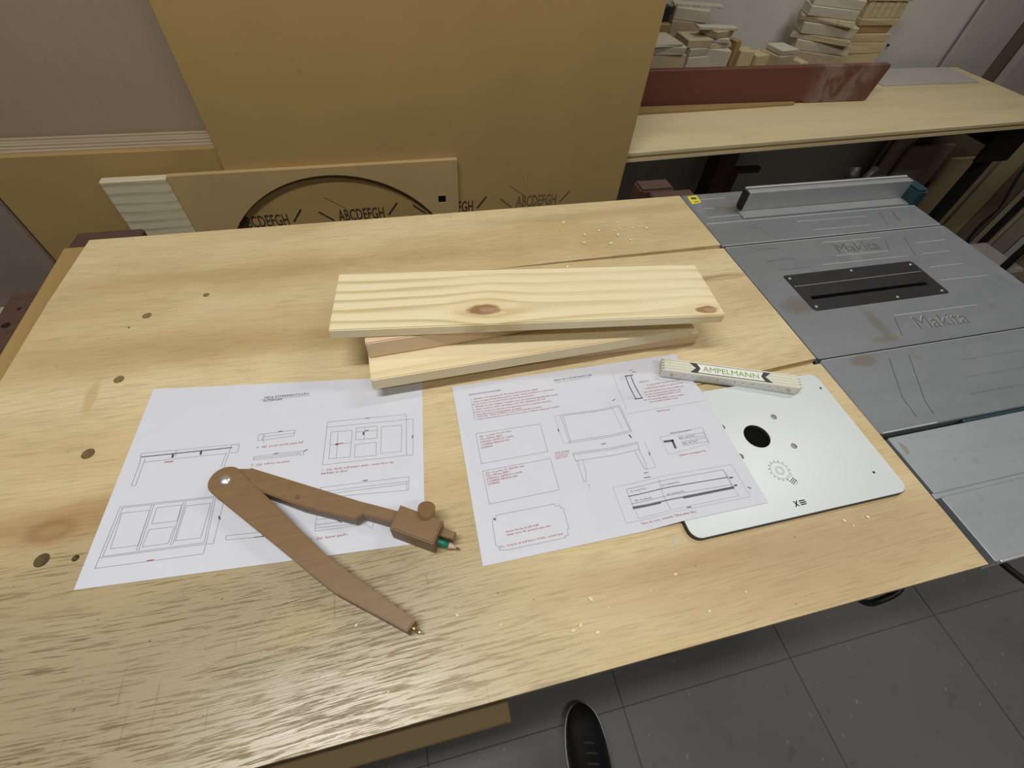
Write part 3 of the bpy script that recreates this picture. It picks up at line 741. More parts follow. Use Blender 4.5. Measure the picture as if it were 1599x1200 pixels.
# offcuts on the counter: name, label, centre x, centre y, z0, z1, size x, size y, turn, material
OFF = [
 ('offcut_block', 'thick pale block lowest in the left pile, by the MDF sheet', 0.785, 1.425, -0.1000, 0.0190, 0.150, 0.085, 0.02, 'offcut'),
 ('offcut_board', 'whitish flat board on the left pile by the MDF sheet', 0.792, 1.425, 0.0195, 0.0395, 0.118, 0.085, -0.03, 'offcut_white'),
 ('offcut_board', 'thin white sheet topmost on the left pile by the MDF sheet', 0.785, 1.430, 0.0400, 0.0470, 0.105, 0.100, 0.10, 'offcut_white'),
 ('offcut_block', 'tall pale block right of the white boards', 0.919, 1.465, -0.1000, 0.0030, 0.075, 0.085, 0.12, 'offcut_white'),
 ('offcut_board', 'pale slab lying on the tall block right of the white boards', 0.921, 1.467, 0.0035, 0.0235, 0.080, 0.085, 0.20, 'offcut_white'),
 ('offcut_board', 'upper slab on the tall block right of the white boards', 0.917, 1.466, 0.0240, 0.0440, 0.078, 0.080, 0.05, 'offcut'),
 ('offcut_block', 'pale knotty block at the right foot of the left pile', 0.998, 1.460, -0.1000, 0.0200, 0.066, 0.080, -0.25, 'offcut_white'),
 ('offcut_board', 'thin slab above the knotty block of the left pile', 0.993, 1.468, 0.0205, 0.0330, 0.076, 0.070, 0.12, 'offcut'),
 ('offcut_board', 'second thin slab above the knotty block of the left pile', 0.986, 1.468, 0.0335, 0.0450, 0.074, 0.070, -0.15, 'offcut_white'),
 ('offcut_board', 'topmost slab above the knotty block of the left pile', 0.986, 1.466, 0.0455, 0.0630, 0.070, 0.065, 0.30, 'offcut'),
 ('offcut_block', 'big cube-like block behind at the top of the left pile', 0.935, 1.560, -0.1000, 0.0620, 0.105, 0.080, -0.35, 'offcut'),
 ('offcut_board', 'slanting pale board crowning the left pile', 0.940, 1.560, 0.0625, 0.0920, 0.098, 0.075, -0.45, 'offcut_white'),
 ('black_block', 'small black block on the left pile beside the MDF sheet', 0.838, 1.552, 0.0600, 0.0960, 0.034, 0.040, 0.05, 'black'),
 ('offcut_block', 'brown yellow block under the small black block', 0.825, 1.545, -0.1000, 0.0595, 0.062, 0.070, 0.10, 'offcut_brown'),
 ('offcut_piece', 'tilted tan piece right of the left pile', 1.068, 1.490, -0.1000, 0.0300, 0.024, 0.060, 0.30, 'offcut_brown'),
 ('offcut_block', 'small low pale block beside stack with bent boards', 1.232, 1.470, -0.1000, 0.0000, 0.072, 0.080, 0.35, 'offcut'),
 ('offcut_board', 'small whitish slab on the low block beside the bent boards', 1.238, 1.468, 0.0005, 0.0150, 0.068, 0.070, 0.15, 'offcut_white'),
 ('offcut_block', 'low pale stub leaning at the foot of the middle stack', 1.292, 1.440, -0.1000, -0.0120, 0.036, 0.060, 0.20, 'offcut'),
 ('offcut_block', 'bottom block of the middle stack of jumbled boards', 1.410, 1.525, -0.1000, -0.0090, 0.150, 0.095, -0.50, 'offcut'),
 ('offcut_board', 'whitish board second from the bottom of the middle stack', 1.418, 1.520, -0.0085, 0.0190, 0.170, 0.080, -0.42, 'offcut_white'),
 ('offcut_board', 'narrow board third from the bottom of the middle stack', 1.405, 1.522, 0.0195, 0.0340, 0.175, 0.082, -0.62, 'offcut'),
 ('offcut_board', 'thick board with a nail hole in the middle stack', 1.413, 1.524, 0.0345, 0.0640, 0.165, 0.082, -0.40, 'offcut_white'),
 ('offcut_board', 'crooked board above the nail-holed one in the middle stack', 1.400, 1.522, 0.0645, 0.0800, 0.160, 0.078, -0.58, 'offcut'),
 ('offcut_board', 'pale board second from the top of the middle stack', 1.400, 1.524, 0.0805, 0.1050, 0.150, 0.078, -0.40, 'offcut_white'),
 ('offcut_board', 'topmost white board of the middle stack', 1.410, 1.524, 0.1055, 0.1300, 0.140, 0.076, -0.52, 'offcut_white'),
 ('offcut_block', 'yellowish block lowest in the right stack', 1.622, 1.575, -0.1000, -0.0270, 0.160, 0.075, 0.03, 'offcut_end'),
 ('offcut_block', 'yellowish block second from the bottom of the right stack', 1.621, 1.573, -0.0265, 0.0035, 0.165, 0.075, 0.05, 'offcut_end'),
 ('offcut_block', 'yellowish block third from the bottom of the right stack', 1.616, 1.574, 0.0040, 0.0280, 0.168, 0.075, 0.02, 'offcut_end'),
 ('offcut_block', 'dark streaked block in the middle of the right stack', 1.622, 1.577, 0.0285, 0.0490, 0.145, 0.070, 0.04, 'offcut_brown'),
 ('offcut_block', 'pale block under the upright slats of the right stack', 1.626, 1.574, 0.0495, 0.0680, 0.162, 0.075, 0.03, 'offcut_end'),
]
for (nm, lb_, cx, cy, z0, z1, sx, sy, tz, mt_) in OFF:
    m4 = Matrix.Translation((cx, cy, 0)) @ Matrix.Rotation(tz, 4, 'Z')
    bmo = box_bm(-sx / 2, sx / 2, -sy / 2, sy / 2, z0, z1, 0)
    for v in bmo.verts:
        v.co.x += random.uniform(-0.004, 0.004); v.co.y += random.uniform(-0.003, 0.003)
    bmesh.ops.bevel(bmo, geom=list(bmo.edges), offset=0.0015, segments=1, affect='EDGES')
    bmesh.ops.transform(bmo, matrix=m4, verts=bmo.verts)
    tag(link(nm, to_mesh(bmo), mt_), lb_, 'offcut', 'offcuts on the counter')
for k in range(6):
    x0 = 1.556 + k * 0.0255
    nth = ['leftmost', 'second', 'third', 'fourth', 'fifth', 'rightmost'][k]
    tag(box('offcut_stick', x0, x0 + 0.0235, 1.543, 1.603, 0.0685, 0.112 - 0.002 * (k % 2), 'offcut' if k % 2 else 'offcut_end', None, 0.001), '%s upright slat near the top of the right stack' % nth, 'offcut', 'offcuts on the counter')
tag(box('offcut_board', 1.545, 1.715, 1.540, 1.604, 0.1126, 0.135, 'offcut', None, 0.001), 'pale board capping the upright slats of the right stack', 'offcut', 'offcuts on the counter')
# small notched pieces between the piles
def notched(name, label, cx, cy, tz, sx, sy, sz, z0, hole):
    me = cut(to_mesh(box_bm(-sx / 2, sx / 2, -sy / 2, sy / 2, 0, sz, 0.001)), [box_bm(-hole[0] / 2, hole[0] / 2, -sy, sy, sz / 2 - hole[1] / 2, sz / 2 + hole[1] / 2)])
    me.transform(Matrix.Translation((cx, cy, z0)) @ Matrix.Rotation(tz, 4, 'Z'))
    tag(link(name, me, 'offcut_end'), label, 'offcut', 'offcuts on the counter')
notched('offcut_piece', 'small yellow piece with a square hole between the piles', 1.108, 1.47, -0.15, 0.046, 0.05, 0.108, -0.0999, (0.014, 0.016))
notched('offcut_piece', 'small yellow slotted piece next to the square-holed one', 1.165, 1.475, 0.25, 0.056, 0.05, 0.096, -0.0999, (0.030, 0.010))
# rough bark-edged slats on the left pile
def bark(label, cx, cy, z0, tz, ln, wd):
    n = 26; pts = []
    for k in range(n + 1): pts.append((-ln / 2 + ln * (k + (random.uniform(-0.3, 0.3) if 0 < k < n else 0)) / n, -wd / 2 + random.uniform(-0.0020, 0.0035)))
    for k in range(n, -1, -1): pts.append((-ln / 2 + ln * k / n, wd / 2 + random.uniform(-0.001, 0.001)))
    me = to_mesh(prism_bm(pts, 0, 0.005)); me.transform(Matrix.Translation((cx, cy, z0)) @ Matrix.Rotation(tz, 4, 'Z'))
    tag(link('bark_slat', me, 'offcut_white'), label, 'offcut', 'offcuts on the counter')
bark('ragged-edged slat lying on the crowning board of the left pile', 0.955, 1.560, 0.0925, -0.25, 0.150, 0.040)
bark('ragged-edged slat lying over the thin slabs of the left pile', 0.975, 1.455, 0.0635, -0.10, 0.120, 0.032)
cyl_ = cyl('nail', (1.842, wallp(1.842, 0.006), -0.036), (1.842, wallp(1.842, -0.01), -0.036), 0.004, 'black', None)
tag(cyl_, 'dark nail head in the wall right of the offcut stacks', 'nail')

# sheets right of the counter
tag(prism('plywood_sheet', [(2.150, wallp(2.15, 0.034)), (2.405, wallp(2.405, 0.034)), (2.405, wallp(2.405, 0.020)), (2.150, wallp(2.15, 0.020))], FLOOR, 0.75, 'grey_ply'), 'mauve-grey sheet against the wall past the counter end', 'board')
tag(prism('plywood_sheet', [(2.407, wallp(2.407, 0.024)), (2.52, wallp(2.52, 0.024)), (2.52, wallp(2.52, 0.012)), (2.407, wallp(2.407, 0.012))], FLOOR, 0.70, 'dark_ply'), 'dark narrow strip between two grey sheets past the counter end', 'board')
tag(prism('plywood_sheet', [(2.505, wallp(2.505, 0.060)), (3.05, wallp(3.05, 0.060)), (3.05, wallp(3.05, 0.030)), (2.505, wallp(2.505, 0.030))], FLOOR, 0.80, 'grey_ply'), 'wide grey sheet farthest right past the counter end', 'board')
# things stored under the counter
tag(box('panel_board', 2.04, 2.13, 1.520, 1.535, FLOOR, -0.14, 'pale_ply', None), 'pale upright board under the counter left of the brown panels', 'board')
tag(box('panel_board', 2.135, 2.62, 1.545, 1.560, FLOOR, -0.262, 'dark_ply', None), 'dark brown panel farthest back under the counter end', 'board')
tag(box('panel_board', 2.10, 2.33, 1.495, 1.510, FLOOR, -0.347, 'mauve_ply', None), 'brown panel with pale top edge under the counter', 'board')
tag(box('panel_board', 2.352, 2.63, 1.478, 1.493, FLOOR, -0.402, 'tan_ply', None), 'tan panel beside the black counter leg', 'board')
tt = thing('timber_tee', 'dark T-shaped timber piece under the counter', 'timber', (1.36, 1.58, FLOOR))
box('stem', 1.345, 1.375, 1.565, 1.585, FLOOR, -0.450, 'redwood', tt, 0.001)
box('bar', 1.255, 1.470, 1.562, 1.588, -0.4498, -0.4300, 'redwood', tt, 0.001)
SB = [(1.52, 1.60, 'tan_ply', 'olive-brown board nearest the leg in the right floor row'), (1.44, 1.515, 'dark_ply', 'dark board second in the right floor row'), (1.355, 1.435, 'pale_ply', 'pale grey board third in the right floor row'),
      (1.285, 1.350, 'mauve_ply', 'mauve board fourth in the right floor row'), (1.215, 1.28, 'grey_ply', 'grey board fifth in the right floor row'), (1.12, 1.21, 'tan_ply', 'tan board last in the right floor row')]
for k, (y0, y1, mt_, lb_) in enumerate(SB):
    tag(box('standing_board', 2.87 + 0.004 * k, 2.885 + 0.004 * k, y0, y1, FLOOR, -0.10 - 0.02 * k, mt_, None), lb_, 'board', 'boards standing at the right wall')
rack = thing('steel_rack', 'black steel rack posts right of the table saw', 'rack', (2.66, 1.20, FLOOR))
for px_, py_ in ((2.545, 1.088), (2.790, 1.350)):
    box('post', px_ - 0.012, px_ + 0.012, py_ - 0.012, py_ + 0.012, FLOOR, 0.35, 'black_metal', rack, 0.002)
box('base_rail', 2.558, 2.780, 1.076, 1.098, FLOOR + 0.01, FLOOR + 0.035, 'black_metal', rack, 0.002)
box('base_rail', 2.779, 2.801, 1.098, 1.337, FLOOR + 0.01, FLOOR + 0.035, 'black_metal', rack, 0.002)
tag(box('grey_crate', 2.562, 2.770, 1.110, 1.330, FLOOR, -0.755, 'grey_ply', None, 0.006, 2), 'low grey box on the floor between the black rack posts', 'box')
tag(tube('hanging_cord', [(2.82, 1.475, -0.30), (2.805, 1.463, -0.456), (2.80, 1.436, -0.549), (2.80, 1.415, -0.628), (2.80, 1.423, -0.727), (2.80, 1.415, -0.795), (2.82, 1.41, -0.843)], 0.006, 'black'), 'thin black cord hanging before the right floor boards', 'cable')

# ------------------------------------------------------------------ pine planks piled on the bench
def plank(label, cx, cy, z0, z1, ln, wd, ang, mat, name='pine_plank', skew=0.0):
    bm = box_bm(-ln / 2, ln / 2, -wd / 2, wd / 2, 0, z1 - z0, 0)
    for v in bm.verts:
        if v.co.x > 0: v.co.x += skew * (v.co.y / wd)
    bmesh.ops.bevel(bm, geom=list(bm.edges), offset=0.0012, segments=2, affect='EDGES')
    me = to_mesh(bm)
    o = bpy.data.objects.new(name, me); C.objects.link(o); me.materials.append(M[mat])
    o.location = (cx, cy, z0); o.rotation_euler = (0, 0, ang)
    return tag(o, label, 'plank', 'pine planks piled on the bench')
plank('lowest pine plank of the pile, its front touching the bench', 0.160, 0.3830, 0.0002, 0.0180, 0.400, 0.066, -0.020, 'pine_pink')
plank('pale pine plank jutting out furthest toward the drawings', 0.1405, 0.3745, 0.0183, 0.0360, 0.402, 0.076, 0.033, 'pine')
plank('short pinkish plank in shade under the knotty top plank', 0.098, 0.4030, 0.0363, 0.0605, 0.318, 0.066, 0.050, 'pine_pink')
plank('wide knotty pine plank on top of the pile', 0.136, 0.397, 0.0608, 0.0740, 0.453, 0.096, -0.1145, 'pine_knot', skew=-0.003)

# ------------------------------------------------------------------ drawings on paper
def sst(a, b, t):
    t = min(1, max(0, (t - a) / (b - a))); return t * t * (3 - 2 * t)
def hz1(x, y): return 0.0006 + 0.0002 * math.sin(9 * x + 14 * y)
def hz2(x, y): return 0.0006 + 0.0064 * sst(0.185, 0.232, x) * (1 - sst(0.262, 0.300, y))
def sheet(label, P, hz):
    nu, nv = 48, 36
    bm = bmesh.new(); g = []
    for j in range(nv + 1):
        row = []
        for i in range(nu + 1):
            u, v = i / nu, j / nv
            x = (1 - v) * ((1 - u) * P[0][0] + u * P[1][0]) + v * ((1 - u) * P[3][0] + u * P[2][0])
            y = (1 - v) * ((1 - u) * P[0][1] + u * P[1][1]) + v * ((1 - u) * P[3][1] + u * P[2][1])
            row.append(bm.verts.new((x, y, hz(x, y))))
        g.append(row)
    for j in range(nv):
        for i in range(nu):
            bm.faces.new((g[j][i], g[j + 1][i], g[j + 1][i + 1], g[j][i + 1]))
    me = bpy.data.meshes.new('p'); bm.to_mesh(me); bm.free()
    return tag(link('drawing_sheet', me, 'paper', smooth=True), label, 'paper')
def print_ink(page, INK, TXT, hz):
    groups = {}
    for c, w, pts in INK:
        w = w * (0.72 if w < 0.0007 else 0.9)
        key = 'ink_r' if c == 'r' else 'ink_g' if c == 'g' else ('ink_k' if w > 0.0006 else 'ink_line')
        V, Fc = groups.setdefault(key, ([], []))
        for a, b in zip(pts, pts[1:]):
            a, b = Vector(a), Vector(b); d = b - a; L = d.length
            if L < 1e-6: continue
            d /= L; nn = Vector((-d.y, d.x)) * w / 2; k = max(1, int(L / 0.01))
            a2, b2 = a - d * w / 2, b + d * w / 2
            for s in range(k + 1):
                p = a2.lerp(b2, s / k)
                for q in (p + nn, p - nn): V.append((q.x, q.y, hz(q.x, q.y) + 0.00025))
                if s: i = len(V) - 4; Fc.append((i, i + 1, i + 3, i + 2))
    for key, (V, Fc) in groups.items():
        me = bpy.data.meshes.new('ink'); me.from_pydata(V, [], Fc)
        link('printed_drawing', me, key, page)['kind'] = 'stuff'
    for s, e, body, c in TXT:
        me = text_mesh(body, 1)
        x0 = min(v.co.x for v in me.vertices); x1 = max(v.co.x for v in me.vertices)
        S, E = Vector(s), Vector(e); d = E - S; sc = d.length / (x1 - x0); d.normalize(); nn = Vector((-d.y, d.x))
        hs = min(1.35, max(1.0, 0.0021 / (sc * 0.7)))
        for v in me.vertices:
            q = S + d * ((v.co.x - x0) * sc) + nn * (v.co.y * sc * hs)
            v.co = Vector((q.x, q.y, hz(q.x, q.y) + 0.0003))
        link('printed_text', me, 'ink_r' if c == 'r' else 'ink_k', page)
# ink positions on the bench plane in metres: (colour, line width, points) and (baseline start, end, text, colour)
INK1=[
 ('k',0.0005,[(-0.1865, 0.3532), (-0.1322, 0.3496)]),
 ('k',0.0005,[(-0.2944, 0.3045), (-0.2074, 0.2982)]),
 ('k',0.0011,[(-0.2934, 0.3002), (-0.2083, 0.2946)]),
 ('k',0.0005,[(-0.2898, 0.2935), (-0.2123, 0.2884)]),
 ('k',0.0005,[(-0.2948, 0.3043), (-0.2936, 0.2929), (-0.2952, 0.2682), (-0.2914, 0.2674), (-0.2897, 0.2975)]),
 ('k',0.0005,[(-0.2086, 0.2976), (-0.2126, 0.2713)]),
 ('k',0.0005,[(-0.2124, 0.289), (-0.2155, 0.2732)]),
 ('k',0.0005,[(-0.2087, 0.2981), (-0.2012, 0.2975), (-0.2016, 0.2877), (-0.2083, 0.2882)]),
 ('k',0.0022,[(-0.2641, 0.2976), (-0.2639, 0.2943)]),
 ('k',0.0022,[(-0.2375, 0.2959), (-0.2374, 0.2926)]),
 ('r',0.001,[(-0.27, 0.2895), (-0.2624, 0.2888)]),
 ('k',0.0005,[(-0.2618, 0.3016), (-0.2614, 0.2946)]),
 ('k',0.0005,[(-0.1773, 0.3057), (-0.1462, 0.3047), (-0.1469, 0.2974), (-0.1777, 0.2978), (-0.1773, 0.3057)]),
 ('k',0.0005,[(-0.1772, 0.3021), (-0.1464, 0.3008)]),
 ('k',0.0005,[(-0.1827, 0.3061), (-0.1785, 0.3062), (-0.1791, 0.2981), (-0.1833, 0.2983), (-0.1827, 0.3061)]),
 ('k',0.0005,[(-0.1793, 0.3002), (-0.177, 0.2948)]),
 ('k',0.001,[(-0.1628, 0.3058), (-0.1597, 0.3058)]),
 ('k',0.0005,[(-0.185, 0.2791), (-0.1412, 0.2768), (-0.1415, 0.2727), (-0.1852, 0.275), (-0.185, 0.2791)]),
 ('k',0.0005,[(-0.1852, 0.2772), (-0.1413, 0.2746)]),
 ('k',0.0005,[(-0.1393, 0.2765), (-0.1361, 0.2764), (-0.1364, 0.2716), (-0.1396, 0.2717), (-0.1393, 0.2765)]),
 ('k',0.001,[(-0.1354, 0.276), (-0.1327, 0.2771)]),
 ('k',0.001,[(-0.1651, 0.2785), (-0.1619, 0.2784)]),
 ('k',0.0005,[(-0.1125, 0.3086), (-0.0276, 0.303)]),
 ('k',0.0005,[(-0.1125, 0.3086), (-0.1168, 0.2556)]),
 ('k',0.0005,[(-0.1141, 0.3018), (-0.0206, 0.2953)]),
 ('k',0.0005,[(-0.1168, 0.2556), (-0.031, 0.2501)]),
 ('k',0.0005,[(-0.0276, 0.303), (-0.0317, 0.2503)]),
 ('k',0.0005,[(-0.0206, 0.2953), (-0.025, 0.2495)]),
 ('k',0.0005,[(-0.0317, 0.2503), (-0.025, 0.2495)]),
 ('k',0.001,[(-0.0721, 0.3058), (-0.0678, 0.3056)]),
 ('k',0.001,[(-0.0234, 0.2735), (-0.0239, 0.2706)]),
 ('k',0.0005,[(-0.1087, 0.2947), (-0.0868, 0.2928), (-0.0892, 0.2597), (-0.1107, 0.2615), (-0.1087, 0.2947)]),
 ('k',0.0005,[(-0.1014, 0.2939), (-0.1033, 0.2609)]),
 ('k',0.0005,[(-0.1097, 0.2786), (-0.0878, 0.2769)]),
 ('k',0.002,[(-0.1033, 0.2779), (-0.1019, 0.2779)]),
 ('r',0.001,[(-0.1009, 0.2783), (-0.0966, 0.2781)]),
 ('k',0.0005,[(-0.0823, 0.295), (-0.0601, 0.2929), (-0.0611, 0.2776), (-0.0834, 0.2796), (-0.0823, 0.295)]),
 ('k',0.0005,[(-0.0732, 0.2945), (-0.0745, 0.2787)]),
 ('k',0.0005,[(-0.0829, 0.2897), (-0.0606, 0.2874)]),
 ('k',0.0018,[(-0.0749, 0.2875), (-0.075, 0.2851)]),
 ('r',0.001,[(-0.0731, 0.2896), (-0.0697, 0.2895)]),
 ('k',0.0005,[(-0.0838, 0.2738), (-0.0618, 0.2724), (-0.063, 0.2565), (-0.085, 0.2583), (-0.0838, 0.2738)]),
 ('k',0.0005,[(-0.0557, 0.2911), (-0.0336, 0.2893), (-0.0368, 0.2561), (-0.058, 0.2577), (-0.0557, 0.2911)]),
 ('k',0.0005,[(-0.1185, 0.2301), (-0.0315, 0.2249)]),
 ('k',0.0005,[(-0.118, 0.2254), (-0.0325, 0.2198)]),
 ('k',0.0005,[(-0.119, 0.2221), (-0.0334, 0.2174)]),
 ('k',0.0005,[(-0.1211, 0.2193), (-0.0333, 0.2101)]),
 ('k',0.0005,[(-0.0315, 0.2249), (-0.0333, 0.2101)]),
 ('k',0.0005,[(-0.0343, 0.2199), (-0.0352, 0.2105)]),
 ('k',0.001,[(-0.0769, 0.2294), (-0.0728, 0.2291)]),
 ('k',0.0005,[(-0.1181, 0.23), (-0.12, 0.2191)]),
 ('k',0.0005,[(-0.1205, 0.1969), (-0.0754, 0.1941)]),
 ('k',0.0005,[(-0.1214, 0.192), (-0.0756, 0.1889)]),
 ('k',0.0005,[(-0.1217, 0.1886), (-0.0757, 0.1847)]),
 ('k',0.0005,[(-0.1223, 0.1858), (-0.0758, 0.1829), (-0.0696, 0.177)]),
 ('k',0.0005,[(-0.1207, 0.2047), (-0.1223, 0.1858)]),
 ('k',0.0005,[(-0.0754, 0.1941), (-0.0753, 0.1846)]),
 ('k',0.0005,[(-0.0697, 0.1996), (-0.0642, 0.1995)]),
 ('k',0.0005,[(-0.0653, 0.1992), (-0.0699, 0.1789)]),
 ('k',0.0008,[(-0.1022, 0.193), (-0.0981, 0.1894)]),
 ('k',0.0005,[(-0.2994, 0.2472), (-0.2153, 0.2407), (-0.2168, 0.1938), (-0.3039, 0.1996), (-0.2994, 0.2472)]),
 ('k',0.0005,[(-0.297, 0.2455), (-0.2172, 0.2396), (-0.2186, 0.1955), (-0.3016, 0.2005), (-0.297, 0.2455)]),
 ('k',0.0005,[(-0.3039, 0.1996), (-0.3049, 0.1907), (-0.2176, 0.1849), (-0.2168, 0.1938)]),
 ('k',0.0005,[(-0.2168, 0.1938), (-0.2106, 0.1929), (-0.2073, 0.2358), (-0.2136, 0.2364)]),
 ('r',0.001,[(-0.2636, 0.1885), (-0.259, 0.1883)]),
 ('k',0.0015,[(-0.2094, 0.2184), (-0.2084, 0.2159)]),
 ('k',0.0005,[(-0.2962, 0.24), (-0.2723, 0.2381), (-0.2748, 0.2048), (-0.297, 0.2064), (-0.2962, 0.24)]),
 ('k',0.0005,[(-0.2699, 0.2432), (-0.2729, 0.1998)]),
 ('k',0.0005,[(-0.2719, 0.2431), (-0.2748, 0.2002)]),
 ('k',0.0005,[(-0.2667, 0.2392), (-0.2452, 0.2379), (-0.2458, 0.2219), (-0.2676, 0.2235), (-0.2667, 0.2392)]),
 ('k',0.0005,[(-0.2686, 0.2183), (-0.2473, 0.2165), (-0.2495, 0.2012), (-0.2707, 0.2025), (-0.2686, 0.2183)]),
 ('k',0.0005,[(-0.2419, 0.2405), (-0.2453, 0.1992)]),
 ('k',0.0005,[(-0.2439, 0.2405), (-0.2474, 0.1992)]),
 ('k',0.0005,[(-0.2407, 0.236), (-0.219, 0.2341), (-0.2222, 0.2008), (-0.2437, 0.2025), (-0.2407, 0.236)]),
 ('k',0.0005,[(-0.2008, 0.1981), (-0.1679, 0.1949)]),
 ('k',0.0005,[(-0.2002, 0.194), (-0.1664, 0.1902)]),
 ('k',0.0005,[(-0.2008, 0.1981), (-0.2002, 0.194)]),
 ('k',0.0008,[(-0.1756, 0.1912), (-0.1655, 0.1904)]),
 ('k',0.0005,[(-0.1742, 0.1974), (-0.1649, 0.232)]),
 ('k',0.0012,[(-0.1644, 0.2319), (-0.1655, 0.2147)]),
 ('k',0.0012,[(-0.1674, 0.1937), (-0.1685, 0.1906)]),
 ('k',0.0005,[(-0.1594, 0.2309), (-0.1604, 0.2165)]),
 ('k',0.0005,[(-0.1861, 0.2327), (-0.1627, 0.2316)]),
 ('k',0.0005,[(-0.1606, 0.2189), (-0.1538, 0.2273)]),
 ('k',0.0005,[(-0.1714, 0.2334), (-0.1724, 0.2214)]),
]
TXT1=[
 ((-0.1819, 0.354),(-0.1335, 0.3512),'MESA EXPERIMENTAÇÃO','k'),
 ((-0.1825, 0.3495),(-0.1622, 0.3486),'INTERNAR','k'),
 ((-0.1837, 0.2886),(-0.137, 0.2863),'4 - (4x)  pé em sarrafo pinus 5x5','r'),
 ((-0.1865, 0.2679),(-0.1497, 0.2657),'5 - (2x)  reforço em pinus','r'),
 ((-0.1173, 0.2484),(-0.0454, 0.2437),'1 - (1x)  fundo mdf branco 6mm - cortar furos das','r'),
 ((-0.1179, 0.2445),(-0.0918, 0.243),'bandejas no laser','r'),
 ((-0.1257, 0.1776),(-0.0925, 0.1757),'3 - (2x)  lateral quadro','r'),
]
